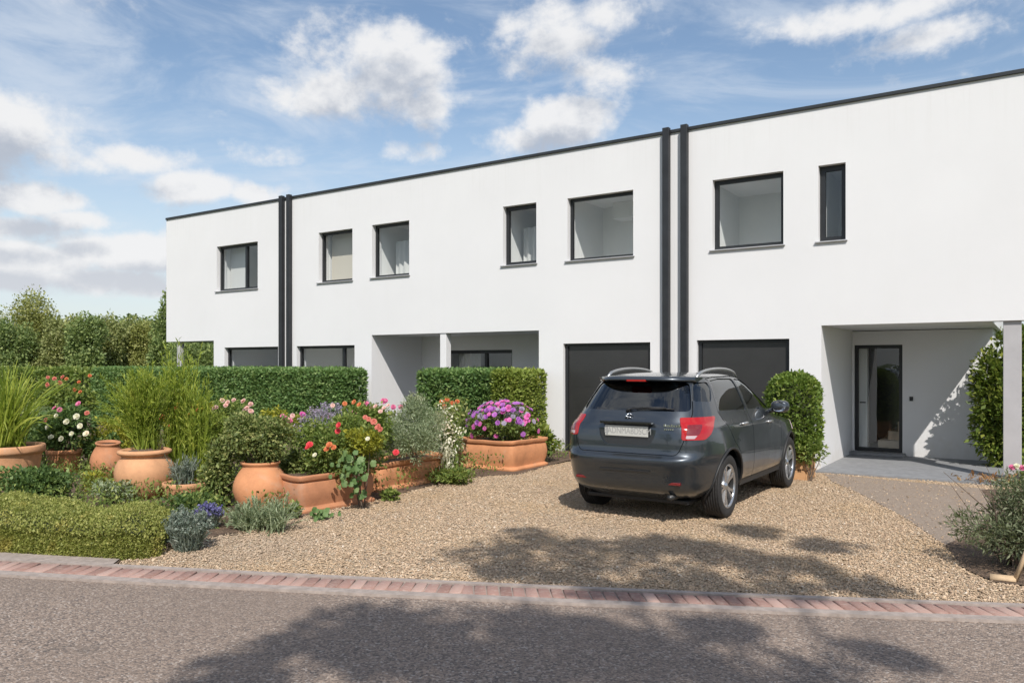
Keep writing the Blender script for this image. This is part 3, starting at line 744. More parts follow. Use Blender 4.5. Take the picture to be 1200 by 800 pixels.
M['mauve'] = petal('lavender_bloom', (.27, .235, .34), (.44, .38, .50)); M['yellow'] = petal('yellow_petals', (.72, .48, .06), (.82, .62, .14))
M['blue'] = petal('blue_bloom', (.10, .10, .26), (.20, .19, .40))
def tubes_np(lines, r0, r1, g=rng):
    """thin three-sided blades or stalks along polylines (n, m, 3)"""
    n, m, _ = lines.shape
    T = unit(np.gradient(lines, axis=1)); S = unit(np.cross(T, unit(g.normal(0, 1, (n, 1, 3)))))
    w = np.linspace(1, 0, m)[None, :, None]*(r0-r1)+r1
    V = np.stack([lines+S*w, lines-S*w], 2).reshape(-1, 3)
    i = np.arange(n)[:, None]*2*m+np.arange(m-1)[None]*2
    Fs = np.stack([i, i+2, i+3, i+1], 2).reshape(-1, 4)
    return V, Fs, np.repeat(g.random(n), 2*m)
def arcs(base, n, length, spread, g, m=7, bend=1.0, br=.06, az=None):
    a = g.uniform(0, 2*PI, n) if az is None else g.normal(az[0], az[1], n)
    tilt = np.abs(g.normal(0, spread, n)).clip(0, 1.35); L = length*g.uniform(.6, 1.08, n)
    s = np.linspace(0, 1, m)[None]
    ang = tilt[:, None]*.55+(bend*(tilt*.9+.18))[:, None]*s**1.6
    dr = np.sin(ang); dz = np.cos(ang)
    st = (L/(m-1))[:, None]
    rr = np.concatenate([np.zeros((n, 1)), np.cumsum(dr[:, 1:]*st, 1)], 1); zz = np.concatenate([np.zeros((n, 1)), np.cumsum(dz[:, 1:]*st, 1)], 1)
    b0 = g.normal(0, br, (n, 2))
    return np.stack([base[0]+b0[:, :1]+rr*np.cos(a)[:, None], base[1]+b0[:, 1:]+rr*np.sin(a)[:, None], base[2]+zz], 2)
_fl = {}
def flowermesh(kind, mat):
    if (kind, mat) in _fl: return _fl[(kind, mat)]
    g = np.random.default_rng(abs(hash(kind)) % 97 if False else len(kind)); V = []; Fs = []; T = []
    layers = dict(rose=[(6, 1.0, .35), (6, .78, .75), (5, .5, 1.15)], daisy=[(9, 1.0, .2)], pompom=[(8, 1.0, .1), (8, .9, .6), (7, .7, 1.0), (4, .4, 1.4)])[kind]
    for ct, rad, el in layers:
        for i in range(ct):
            a = 2*PI*i/ct+rad*3; L = rad*g.uniform(.9, 1.1); w = (.62 if kind != 'daisy' else .42)*rad
            ax = np.array([math.cos(a)*math.cos(el), math.sin(a)*math.cos(el), math.sin(el)]); sd = np.array([-math.sin(a), math.cos(a), 0])
            nm = np.cross(ax, sd); n = len(V)
            V += [ax*.08, ax*L*.6+sd*w-nm*.08, ax*L-nm*.1+sd*w*.5, ax*L-nm*.1-sd*w*.5, ax*L*.6-sd*w-nm*.08]; Fs.append((n, n+1, n+2, n+3, n+4)); T += [g.random()]*5
    me = bpy.data.meshes.new('flower'); me.from_pydata([tuple(v) for v in V], [], Fs); me.update()
    at = me.attributes.new('tint', 'FLOAT', 'POINT'); at.data.foreach_set('value', T); me.materials.append(M[mat]); _fl[(kind, mat)] = me
    return me
def flower(parent, p, size, kind, mat, face=None, name='flower'):
    o = bpy.data.objects.new(name, flowermesh(kind, mat)); COL.objects.link(o); o.parent = parent
    o.location = Vector(p)-wloc(parent); f = Vector(face if face is not None else (.15, -.7, .7)).normalized()
    o.rotation_euler = (f.to_track_quat('Z', 'Y')).to_euler(); o.scale = (size,)*3
    return o
def PX(px, py, d):
    x, y = AT(px, d); return (x, y, ZAT(py, d))
def bpx(name, label, cat, x0, x1, yt, yb, d, n, size, mat, base=None, k=14, seed=1, deep=.85, **kw):
    """bush filling photo box x0..x1, yt..yb at distance d"""
    cx, cy = AT((x0+x1)/2, d); zt, zb = ZAT(yt, d), max(ZAT(yb, d), .0)
    rx = (x1-x0)/2/F*d*1.14; b = (cx, cy, 0.0 if base is None else base)
    return bush(name, label, cat, b, (cx, cy, (zt+zb)/2), (rx, rx*deep, (zt-zb)/2), n, size, mat, k=k, seed=seed, **kw)
# ------------------------------------------------------------------ the car
def carmat(name, col, metal, rough, coat):
    m, t, b = newmat(name); b.inputs['Base Color'].default_value = c4(col); b.inputs['Metallic'].default_value = metal
    b.inputs['Roughness'].default_value = rough; b.inputs['Coat Weight'].default_value = coat; b.inputs['Coat Roughness'].default_value = .03
    n = t.noise(coords(t), 900, 2); n2 = t.noise(coords(t), 3.0, 4)
    t.l.new(t.mix(n.outputs[0], tuple(x*.85 for x in col), tuple(x*1.2 for x in col)), b.inputs['Base Color'])
    t.l.new(t.smooth(n2.outputs[0], .3, .7, rough*.85, rough*1.25), b.inputs['Roughness']); return m
M['paint'] = carmat('slate_car_paint', (.056, .066, .078), .75, .32, 1.0)
M['plastic'] = plain('black_plastic', (.016, .016, .017), .55)
M['gloss'] = plain('gloss_black', (.010, .010, .011), .12, 0, 0, .1, 0, .6)
M['rubber'] = plain('tyre_rubber', (.022, .021, .021), .8, 0, 30, .3, .2)
M['alloy'] = plain('wheel_alloy', (.52, .53, .55), .3, .9)
M['lampred'] = plain('red_lamp', (.36, .006, .007), .12, 0, 0, .1, 0, .55)
M['lampdark'] = plain('dark_red_lamp', (.16, .012, .014), .1, 0, 0, .1, 0, 1.0)
M['lampclear'] = plain('clear_lamp', (.55, .42, .42), .12, .3, 0, .1, 0, 1.0)
M['plate'] = plain('number_plate', (.50, .50, .47), .5)
M['platetext'] = plain('plate_characters', (.30, .30, .30), .6)
M['seat'] = plain('car_seat', (.05, .05, .053), .8)
M['carglass'] = glassmat('tinted_car_glass', (.30, .36, .36), 1.5)
M['reardglass'] = glassmat('dark_rear_glass', (.14, .17, .19), 1.5)
ZT = np.array([.24, .30, .36, .44, .55, .66, .72, .755, .80, .88, .94, 1.0, 1.05, 1.10, 1.16, 1.24, 1.36, 1.48, 1.55, 1.595, 1.62, 1.638, 1.645])
WT = np.array([.70, .80, .855, .885, .898, .902, .902, .900, .899, .897, .894, .885, .868, .842, .815, .785, .738, .688, .645, .59, .52, .36, .16])
RT = np.array([.34, .21, .105, .066, .042, .0, .002, .064, .084, .085, .09, .10, .112, .13, .16, .21, .305, .405, .47, .56, .68, .9, 1.1])
FT = np.array([4.05, 4.2, 4.33, 4.40, 4.44, 4.45, 4.45, 4.44, 4.42, 4.36, 4.22, 3.75, 3.36, 3.18, 3.05, 2.89, 2.66, 2.42, 2.26, 2.08, 1.88, 1.6, 1.4])
NR = np.array([6.0]*6+[6.0, 7.0, 7.2, 7.2, 7.0, 6.6]+[6.2, 5.2, 5.0, 4.8, 4.6, 4.4, 4.2, 4, 3.6, 3, 2.4])
zd = np.linspace(ZT[0], ZT[-1], 700)
def sm(T):
    y = np.interp(zd, ZT, T); k = np.exp(-np.linspace(-2, 2, 17)**2); k /= k.sum()
    return np.convolve(np.pad(y, 8, 'edge'), k, 'valid')
WD, RD, FD, ND = sm(WT), sm(RT), sm(FT), sm(NR)
prof = lambda z: tuple(np.interp(z, zd, A) for A in (WD, RD, FD, ND))
AX = (.92, 3.57); WR = .362
def outline(z, off=0.0, N=132, yfmax=None):
    w, yr, yf, n = prof(z); w -= off; yr += off; yf -= off
    if yfmax: yf = min(yf, yfmax)
    yc = (yr+yf)/2; th = np.linspace(0, 2*PI, 2400, endpoint=False); c, s = np.cos(th), np.sin(th)
    nn = np.where(s < 0, n, np.interp(z, [.9, 1.16], [4.2, 7.5]))
    x = w*np.sign(c)*np.abs(c)**(2/nn); y = yc+(yf-yc)*np.sign(s)*np.abs(s)**(2/nn)
    bl = math.exp(-((z-.6)/.30)**4)
    for a in AX: x = x+np.sign(x)*.022*bl*np.exp(-((y-a)/.44)**4)*(np.abs(x) > .6)
    P = np.stack([x, y], 1); Q = np.concatenate([P, P[:1]]); L = np.concatenate([[0], np.cumsum(np.linalg.norm(np.diff(Q, axis=0), axis=1))])
    u = np.linspace(0, L[-1], N, endpoint=False)
    return np.stack([np.interp(u, L, Q[:, 0]), np.interp(u, L, Q[:, 1])], 1)
def rear_y(x, z):
    w, yr, yf, n = prof(z); yc = (yr+yf)/2
    return yc-(yc-yr)*max(0, 1-abs(x/w)**n)**(1/n)
def side_x(y, z):
    o = outline(z, 0, 400); o = o[o[:, 0] > 0]; return o[np.argmin(np.abs(o[:, 1]-y)), 0]
ZL = np.unique(np.round(np.concatenate([np.linspace(.24, .70, 15), np.linspace(.70, .80, 8), np.linspace(.80, .92, 5), np.linspace(.92, 1.12, 18), np.linspace(1.12, 1.56, 17), np.linspace(1.56, 1.645, 13)]), 4))
def loft(off=0.0, zlo=None, zhi=None, yfmax=None, N=132):
    V = []; Fs = []; lv = [z for z in ZL if (zlo is None or z >= zlo) and (zhi is None or z <= zhi)]
    H = ZL[-1]-ZL[0]
    for z in lv:
        zz = ZL[0]+off+(z-ZL[0])*(H-2*off)/H
        V += [(p[0], p[1], zz) for p in outline(z, off, N, yfmax)]
    for i in range(len(lv)-1):
        for k in range(N): Fs.append((i*N+k, i*N+(k+1) % N, (i+1)*N+(k+1) % N, (i+1)*N+k))
    Fs.append(tuple(reversed(range(N)))); Fs.append(tuple(range((len(lv)-1)*N, len(lv)*N)))
    return mesh_of(V, Fs)
def mesh_of(V, Fs):
    me = bpy.data.meshes.new('tmp'); me.from_pydata([tuple(v) for v in V], [], Fs); me.update()
    bm = bmesh.new(); bm.from_mesh(me); bmesh.ops.recalc_face_normals(bm, faces=bm.faces); bm.to_mesh(me); bm.free(); return me
def prism(polys, o, e1, e2, d, a, b):
    V = []; Fs = []
    o, e1, e2, d = map(Vector, (o, e1, e2, d))
    for poly in polys:
        n = len(V); m = len(poly)
        for s in (a, b): V += [o+e1*p+e2*q+d*s for p, q in poly]
        Fs.append(tuple(range(n, n+m))); Fs.append(tuple(reversed(range(n+m, n+2*m))))
        for k in range(m): Fs.append((n+k, n+m+k, n+m+(k+1) % m, n+(k+1) % m))
    return mesh_of(V, Fs)
def joined(*ms):
    V = []; Fs = []
    for m in ms:
        n = len(V); V += [v.co.copy() for v in m.vertices]; Fs += [tuple(i+n for i in p.vertices) for p in m.polygons]
    return mesh_of(V, Fs)
def volume(me):
    bm = bmesh.new(); bm.from_mesh(me); v = bm.calc_volume(signed=True); ne = sum(1 for e in bm.edges if len(e.link_faces) != 2); bm.free(); return v, ne
def boolean(a, b, op):
    """exact boolean, checked by volume; a cutter that fails is nudged and tried again"""
    va, vb = volume(a)[0], volume(b)[0]; best = None
    for k in range(10):
        bb = b.copy()
        if k: bb.transform(Matrix.Translation((.0004*k*math.sin(k*2.1), .0004*k*math.cos(k*1.7), .0004*k*math.sin(k*3.3))))
        A = bpy.data.objects.new('tmpa', a.copy()); B = bpy.data.objects.new('tmpb', bb); COL.objects.link(A); COL.objects.link(B)
        md = A.modifiers.new('b', 'BOOLEAN'); md.object = B; md.operation = op; md.solver = 'EXACT'; md.use_hole_tolerant = k in (3, 6, 9)
        bpy.context.view_layer.update()
        dg = bpy.context.evaluated_depsgraph_get(); r = bpy.data.meshes.new_from_object(A.evaluated_get(dg))
        bpy.data.objects.remove(A); bpy.data.objects.remove(B)
        v, ne = volume(r)
        ok = (va-vb-.01 <= v <= va+.001) if op == 'DIFFERENCE' else (-.0005 <= v <= min(va, vb)+.001 and len(r.polygons) > 0)
        sc = (0 if ok else 1000)+ne
        if best is None or sc < best[0]: best = (sc, r)
        if ok and ne == 0: break
    if best[0]: print('BOOLEAN', op, 'score', best[0], 'va', round(va, 3), 'vb', round(vb, 3), 'v', round(volume(best[1])[0], 3))
    return best[1]
def grow(poly, e):
    c = Vector((sum(p[0] for p in poly)/len(poly), sum(p[1] for p in poly)/len(poly))); P = [Vector(p) for p in poly]; n = len(P)
    ar = sum(P[i].x*P[(i+1) % n].y-P[(i+1) % n].x*P[i].y for i in range(n)); sg = 1 if ar > 0 else -1; out = []
    for i in range(n):
        a, b = (P[i]-P[i-1]).normalized(), (P[(i+1) % n]-P[i]).normalized()
        na, nb = Vector((a.y, -a.x))*sg, Vector((b.y, -b.x))*sg; m = (na+nb).normalized(); out.append(tuple(P[i]+m*e/max(.4, m.dot(na))))
    return out
def rnd(poly, r=.04, seg=4):
    P = [Vector(p) for p in poly]; n = len(P); out = []
    for i in range(n):
        a, b, c = P[i-1], P[i], P[(i+1) % n]; rr = min(r, (a-b).length*.4, (c-b).length*.4)
        s, e = b+(a-b).normalized()*rr, b+(c-b).normalized()*rr
        for k in range(seg+1):
            t = k/seg; out.append(tuple(s*(1-t)**2+b*2*t*(1-t)+e*t*t))
    return out
SOL = loft()
_bv = BVHTree.FromPolygons([v.co for v in SOL.vertices], [p.vertices for p in SOL.polygons])
_sn = [v.normal.copy() for v in SOL.vertices]
from mathutils.interpolate import poly_3d_calc
def smoothnormals(me, tol, inner=True):
    """shade with the normals of the uncut body wherever a face lies on it; cut faces get slot 1"""
    cache = {}
    def near(i):
        if i not in cache:
            co = me.vertices[i].co; loc, nr, fi, ds = _bv.find_nearest(co)
            vs = SOL.polygons[fi].vertices; wt = poly_3d_calc([SOL.vertices[k].co for k in vs], loc)
            nn = Vector((0, 0, 0))
            for k, q in zip(vs, wt): nn += _sn[k]*q
            cache[i] = (nn.normalized(), ds)
        return cache[i]
    ln = [None]*len(me.loops)
    for p in me.polygons:
        q = [near(i) for i in p.vertices]
        on = all(d < tol for _, d in q) and sum((n.dot(p.normal) for n, _ in q))/len(q) > .8
        p.use_smooth = True
        if inner and not on: p.material_index = 1
        for li, (n, _) in zip(p.loop_indices, q): ln[li] = n if on else p.normal.copy()
    me.normals_split_custom_set(ln); return me
def flipx(me):
    V = [(-v.co.x, v.co.y, v.co.z) for v in me.vertices]; n = bpy.data.meshes.new('m')
    n.from_pydata(V, [], [tuple(reversed(p.vertices)) for p in me.polygons]); n.update()
    for a, b in zip(n.polygons, me.polygons): a.material_index = b.material_index
    return n
def cyl(y, z, r, x0, x1, n=48):
    return prism([[(y+r*math.cos(2*PI*k/n), z+r*math.sin(2*PI*k/n)) for k in range(n)]], (0, 0, 0), (0, 1, 0), (0, 0, 1), (1, 0, 0), x0, x1)
def build_car():
    root = thing('estate_car', 'dark slate grey estate car parked on the gravel facing the black garage doors', 'car', (-3.79, 7.9, .012))
    YZ = dict(o=(0, 0, 0), e1=(0, 1, 0), e2=(0, 0, 1), d=(1, 0, 0)); XZ = dict(o=(0, 0, 0), e1=(1, 0, 0), e2=(0, 0, 1), d=(0, 1, 0))
    qg = rnd([(.43, 1.335), (.74, 1.315), (.86, 1.44), (.875, 1.54), (.60, 1.535), (.47, 1.49)], .05)
    rg = rnd([(.86, 1.215), (1.80, 1.19), (1.765, 1.565), (1.3, 1.572), (.965, 1.553)], .03)
    fg = rnd([(1.875, 1.188), (2.86, 1.155), (2.50, 1.37), (2.16, 1.545), (1.84, 1.565)], .03)
    bg = rnd([(-.655, 1.225), (.655, 1.225), (.60, 1.40), (.545, 1.535), (-.545, 1.535), (-.60, 1.40)], .05)
    wg = rnd([(-.66, 1.17), (.66, 1.17), (.56, 1.545), (-.56, 1.545)], .05)
    cav = loft(.045, .62, 1.6, 3.0)
    arches = joined(*[cyl(a, WR, .425, s*.60, s*1.2) for a in AX for s in (-1, 1)])
    fd = [(1.83, .37), (3.02, .37), (3.06, .70), (3.06, 1.10), (2.93, 1.17), (2.20, 1.585), (1.80, 1.592), (1.815, 1.2)]
    rd = [(1.36, .37), (1.82, .37), (1.805, 1.2), (1.79, 1.592), (1.2, 1.59), (.915, 1.57), (.815, 1.2), (1.06, .86), (1.26, .72), (1.35, .52)]
    tg = rnd([(-.585, .765), (.585, .765), (.655, .92), (.672, 1.2), (.60, 1.42), (.565, 1.556), (-.565, 1.556), (-.60, 1.42), (-.672, 1.2), (-.655, .92)], .05)
    P1, P2, PT = prism([fd], **YZ, a=.5, b=1.2), prism([rd], **YZ, a=.5, b=1.2), prism([tg], **XZ, a=-.3, b=.72)
    BW = lambda: prism([bg], **XZ, a=-.31, b=.623)
    def carve(me, *cutters):
        for c in cutters: me = boolean(me, c, 'DIFFERENCE')
        return me
    D1 = carve(boolean(SOL, P1, 'INTERSECT'), cav.copy(), prism([fg], **YZ, a=.3, b=1.25), arches.copy())
    D2 = carve(boolean(SOL, P2, 'INTERSECT'), cav.copy(), prism([rg], **YZ, a=.3, b=1.25), arches.copy())
    T = carve(boolean(SOL, PT, 'INTERSECT'), cav.copy(), BW())
    e = .007; body = SOL
    for s in (-1, 1):
        for p, dep in ((fd, .4931), (rd, .5087)): body = boolean(body, prism([grow(p, e)], **YZ, a=s*dep, b=s*1.2), 'DIFFERENCE')
    body = carve(body, prism([grow(tg, e)], **XZ, a=-.3, b=.721), arches.copy(), cav.copy(), prism([fg], **YZ, a=-1.25, b=1.25), prism([rg], **YZ, a=-1.25, b=1.25), prism([qg], **YZ, a=-1.25, b=0), prism([qg], **YZ, a=0.001, b=1.25), BW(), prism([wg], **XZ, a=2.2, b=3.3))
    T = boolean(T, prism([rnd([(-.35, 1.095), (.35, 1.095), (.335, .95), (.27, .845), (-.27, .845), (-.335, .95)], .05)], **XZ, a=-.2, b=.107), 'DIFFERENCE')
    pm = [M['paint'], M['plastic']]
    def put(name, me, mats, par, tol=.004, inner=True):
        smoothnormals(me, tol, inner); me.materials.clear(); return link(name, me, mats, par, True)
    put('body', body, pm, root)
    doors = {}
    for nm, me in (('front', D1), ('rear', D2)):
        f = flipx(me); doors[nm, 1] = put('door', me, pm, root); doors[nm, -1] = put('door', f, pm, root)
    tail = put('tailgate', T, pm, root)
    # glass: a 6 mm shell just under the skin
    shell = boolean(loft(.008), loft(.014), 'DIFFERENCE')
    for poly, nm in ((qg, None), (rg, 'rear'), (fg, 'front')):
        g_ = boolean(shell, prism([grow(poly, .006)], **YZ, a=.4, b=1.2), 'INTERSECT'); f = flipx(g_)
        mt = M['carglass'] if nm == 'front' else M['reardglass']
        put('window_pane', g_, mt, doors[nm, 1] if nm else root, .03, False); put('window_pane', f, mt, doors[nm, -1] if nm else root, .03, False)
    put('rear_window', boolean(shell, prism([grow(bg, .006)], **XZ, a=-.3, b=.62), 'INTERSECT'), M['reardglass'], tail, .03, False)
    put('windscreen', boolean(shell, prism([grow(wg, .006)], **XZ, a=2.2, b=3.3), 'INTERSECT'), M['carglass'], root, .03, False)
    # lamps wrap round the corners
    q = .70710678; LP = dict(o=(0, 0, 0), e1=(q, q, 0), e2=(0, 0, 1), d=(q, -q, 0))
    sh2 = boolean(loft(-.007), loft(.02), 'DIFFERENCE')
    lamp = boolean(sh2, prism([rnd([(.525, .93), (.80, .93), (.90, .985), (1.06, 1.165), (.555, 1.165)], .025)], **LP, a=.1, b=1.2), 'INTERSECT')
    sh3 = boolean(loft(-.009), loft(.0), 'DIFFERENCE')
    l2 = boolean(sh3, prism([rnd([(.575, .985), (.72, .985), (.80, 1.09), (.61, 1.09)], .02)], **LP, a=.1, b=1.2), 'INTERSECT')
    l3 = boolean(sh3, prism([rnd([(.565, .945), (.66, .945), (.70, .978), (.575, .978)], .01)], **LP, a=.1, b=1.2), 'INTERSECT')
    for fl in (False, True):
        ms = [flipx(x) if fl else x.copy() for x in (lamp, l2, l3)]
        L = put('tail_lamp', ms[0], M['lampred'], root, .03, False)
        put('lamp_lens', ms[1], M['lampdark'], L, .03, False); put('lamp_lens', ms[2], M['lampclear'], L, .03, False)
    HP = dict(o=(0, 0, 0), e1=(-q, q, 0), e2=(0, 0, 1), d=(q, q, 0))
    hl_ = boolean(sh2, prism([rnd([(2.15, .80), (2.62, .78), (2.60, .92), (2.2, .95)], .03)], **HP, a=2.2, b=4.5), 'INTERSECT')
    if len(hl_.polygons):
        f = flipx(hl_); put('headlamp', hl_, M['lampclear'], root, .03, False); put('headlamp', f, M['lampclear'], root, .03, False)
    # tailgate furniture
    def rp(x, z, off): return Vector((x, rear_y(x, z)-off, z))
    m = MB()
    for x0, x1, z0, z1 in ((-.31, .31, 1.082, 1.112),):
        m.box(x0, x1, .045, .12, z0, z1)
    m.build('grab_handle', M['gloss'], tail, bevel=.008, local=True)
    pl = MB().box(-.26, .26, .082, .094, .945, 1.062).build('number_plate', M['plate'], tail, bevel=.003, local=True)
    def text(s, size, loc, mat, par, name, ext=.001, rot=(PI/2, 0, 0), sx=1.0):
        cu = bpy.data.curves.new(name, 'FONT'); cu.body = s; cu.size = size; cu.extrude = ext; cu.align_x = 'CENTER'; cu.align_y = 'CENTER'
        to = bpy.data.objects.new('tmpt', cu); COL.objects.link(to); bpy.context.view_layer.update()
        me = bpy.data.meshes.new_from_object(to.evaluated_get(bpy.context.evaluated_depsgraph_get())); bpy.data.objects.remove(to)
        me.transform(Matrix.Translation(loc) @ Matrix.Rotation(rot[0], 4, 'X') @ Matrix.Diagonal((sx, 1, 1, 1)))
        me.materials.clear(); return link(name, me, mat, par, True)
    text('BADNMABDSCM', .098, (.015, .0815, 1.003), M['platetext'], pl, 'plate_lettering', .0006, sx=.78)
    MB().box(-.245, -.222, .0800, .0816, .955, 1.052).build('plate_band', M['platetext'], pl, local=True)
    # badge: a small chrome wing-shaped emblem on an oval, and chrome script at the right
    m = MB(); y0 = rear_y(0, 1.16)
    for a, b in (((-.042, -.03), (.0, .032)), ((0, .032), (.045, .012)), ((-.01, -.012), (.04, -.02)), ((-.035, .01), (-.005, -.03))):
        m.tube([(a[0], y0-.014, 1.165+a[1]), ((a[0]+b[0])/2, y0-.018, 1.165+(a[1]+b[1])/2+.004), (b[0], y0-.014, 1.165+b[1])], [.007, .011, .006], 8)
    m.tube([(-.05, y0-.008, 1.128), (0, y0-.012, 1.124), (.05, y0-.008, 1.128)], .006, 8)
    m.build('emblem', M['chrome'], tail, local=True)
    m = MB()
    for i in range(7): x = .43+i*.026; y = rear_y(x, 1.075); m.box(x, x+.019, y-.012, y+.002, 1.065, 1.085 if i % 3 else 1.092)
    for i in range(5): x = .44+i*.022; y = rear_y(x, 1.035); m.box(x, x+.015, y-.010, y+.002, 1.03, 1.046)
    m.build('badge_lettering', M['chrome'], tail, local=True)
    # wiper
    m = MB(); pts = [rp(-.02, 1.222, .02), rp(.03, 1.25, .035), rp(.2, 1.262, .03), rp(.42, 1.262, .025)]
    m.tube(pts, [.016, .012, .009, .007], 8); m.tube([rp(.06, 1.247, .015), rp(.25, 1.25, .018), rp(.5, 1.252, .015)], .009, 6)
    m.tube([rp(-.02, 1.222, .0), rp(-.02, 1.222, .03)], .026, 12); m.build('wiper', M['plastic'], tail, local=True)
    # roof spoiler with brake lamp
    V = []; Fs = []; n = 25
    for i in range(n):
        x = -.60+1.2*i/(n-1); k = 1-(abs(x)/.60)**4; y = rear_y(min(.57, abs(x)), 1.55)
        zz = 1.575+.018*k
        for p in ((y-.115*k-.01, zz-.036), (y-.125*k-.015, zz-.022), (y-.05, zz+.012), (y+.16, zz+.022), (y+.22, 1.585), (y+.10, 1.552), (y, 1.545)): V.append((x, p[0], p[1]))
    for i in range(n-1):
        for k in range(7): Fs.append((i*7+k, i*7+(k+1) % 7, (i+1)*7+(k+1) % 7, (i+1)*7+k))
    Fs += [tuple(range(7)), tuple(reversed(range((n-1)*7, n*7)))]
    me = mesh_of(V, Fs)
    for p in me.polygons:
        p.use_smooth = abs(p.normal.x) < .9
        if p.center.z < 1.575: p.material_index = 1
    me.materials.clear(); sp = link('spoiler', me, [M['paint'], M['gloss']], tail, True)
    y = rear_y(0, 1.55)
    MB().box(-.12, .12, y-.137, y-.05, 1.545, 1.573).build('brake_lamp', M['lampred'], sp, bevel=.006, local=True)
    # roof rails, mirrors, handles, sills, exhaust
    for s in (-1, 1):
        pts = [(s*(.575-.03*abs(u-.5)), .74+u*1.42, 1.585+.10*math.sin(min(1, max(0, u))*PI)**.45) for u in np.linspace(0, 1, 15)]
        MB().tube(pts, [.014]+[.02]*13+[.014], 10).build('roof_rail', M['rail'], root, local=True)
        m = MB(); c = Vector((s*.965, 2.76, 1.185)); V = []; Fs = []; a, b = 12, 16
        for i in range(a+1):
            ph = PI*i/a
            for k in range(b):
                w = 2*PI*k/b; sx, sy, sz = math.sin(ph)*math.cos(w), math.cos(ph), math.sin(ph)*math.sin(w)
                f = lambda t, p: math.copysign(abs(t)**p, t)
                V.append(c+Vector((f(sx, .75)*.115, f(sy, .8)*.075+.02*sx*s, f(sz, .75)*.082)))
        for i in range(a):
            for k in range(b): Fs.append((i*b+k, i*b+(k+1) % b, (i+1)*b+(k+1) % b, (i+1)*b+k))
        m.mesh('', V, Fs, True); m.tube([c+Vector((-s*.09, .02, -.05)), c+Vector((-s*.18, .03, -.075))], .03, 8)
        mi = m.build('mirror', M['paint'], root, local=True)
        MB().lathe([(.001, 0), (.085, 0), (.09, .004)], (c.x, c.y-.074, c.z), 24, 'z').build('mirror_glass', M['chrome'], mi, local=True)
        gl = mi.children[0].data; gl.transform(Matrix.Translation(c+Vector((0, -.066, 0))) @ Matrix.Diagonal((1, 1, .72, 1)) @ Matrix.Rotation(PI/2, 4, 'X') @ Matrix.Translation(-Vector((c.x, c.y-.074, c.z))))
        for nm, yy, zz in (('rear', 1.50, 1.035), ('front', 2.52, 1.0)):
            x0 = side_x(yy, zz)
            MB().tube([(s*(x0-.01), yy-.10, zz), (s*(x0+.024), yy-.075, zz+.003), (s*(x0+.03), yy, zz+.005), (s*(x0+.024), yy+.075, zz+.003), (s*(x0-.01), yy+.10, zz)], [.012, .016, .017, .016, .012], 8).build('handle', M['rail'], doors[nm, s], local=True)
        m = MB(); Vs = []
        ys = np.linspace(1.36, 3.13, 30)
        for i in range(29):
            a0, b0 = ys[i], ys[i+1]
            pr = [(.30, .0), (.31, .05), (.345, .018), (.375, .004)]
            for (z0, o0), (z1, o1) in zip(pr[:-1], pr[1:]):
                xa, xb = side_x(a0, max(.3, z0)), side_x(b0, max(.3, z0)); xc_, xd = side_x(a0, z1), side_x(b0, z1)
                m.poly([(s*(xa+o0), a0, z0), (s*(xb+o0), b0, z0), (s*(xd+o1), b0, z1), (s*(xc_+o1), a0, z1)][::s])
        m.build('sill_trim', M['plastic'], root, recalc=True, local=True)
        for a in AX:                                                   # arch lips
            k = MB(); nn = 24; pts = []
            for i in range(nn+1):
                t = -.12*PI+1.24*PI*i/nn; yy, zz = a+.428*math.cos(t), WR+.428*math.sin(t); pts.append((s*(side_x(yy, max(.30, zz))+.002), yy, zz))
            k.tube(pts, .016, 6); k.build('wheel_arch_trim', M['plastic'], root, local=True)
    m = MB(); m.tube([(.50, .10, .30), (.50, .6, .30)], .032, 12); m.build('exhaust', M['brake'], root, local=True)
    m = MB(); m.box(-.62, .62, .35, 4.0, .2, .245); m.box(-.70, .70, AX[0]-.04, AX[0]+.04, .32, .40); m.box(-.3, .3, .45, .75, .19, .26); m.build('chassis', M['plastic'], root, bevel=.01, local=True)
    MB().box(-.30, .30, rear_y(0, .6)-.002, .05, .575, .59).build('bumper_trim', M['plastic'], root, local=True)
    for s in (-1, 1):
        x = s*.56; y = rear_y(x, .46); MB().box(x-.07, x+.07, y-.008, y+.03, .445, .475).build('reflector', M['lampdark'], root, bevel=.004, local=True)
    # seats
    def seat(x, y, w):
        m = MB(); m.box(x-w, x+w, y-.25, y+.28, .62, .78)
        V = [(x-w, y-.26, .74), (x+w, y-.26, .74), (x+w, y-.14, .74), (x-w, y-.14, .74), (x-w*.85, y-.48, 1.32), (x+w*.85, y-.48, 1.32), (x+w*.85, y-.38, 1.32), (x-w*.85, y-.38, 1.32)]
        m.mesh('', V, [(3, 2, 1, 0), (4, 5, 6, 7), (0, 1, 5, 4), (2, 3, 7, 6), (0, 4, 7, 3), (1, 2, 6, 5)])
        for hx in ([x] if w < .4 else [x-.42, x+.42]): m.box(hx-.13, hx+.13, y-.52, y-.43, 1.345, 1.50)
        m.build('seat', M['seat'], root, bevel=.03, local=True)
    seat(-.37, 2.35, .25); seat(.37, 2.35, .25); seat(0, 1.35, .60)
    MB().box(-.62, .62, 2.75, 3.0, .8, 1.06).build('dashboard', M['plastic'], root, bevel=.04, local=True)
    # wheels
    tyre = [(.245, -.10), (.255, -.108), (.315, -.112), (.345, -.102), (.358, -.085)]
    for k in range(6): zc_ = -.078+k*.0285; tyre += [(.362, zc_), (.362, zc_+.020), (.354, zc_+.022), (.354, zc_+.0265)]
    tyre += [(.358, .088), (.345, .103), (.315, .112), (.255, .108), (.245, .10), (.240, .0), (.245, -.10)]
    TY = MB().lathe(tyre, n=64, axis='x')
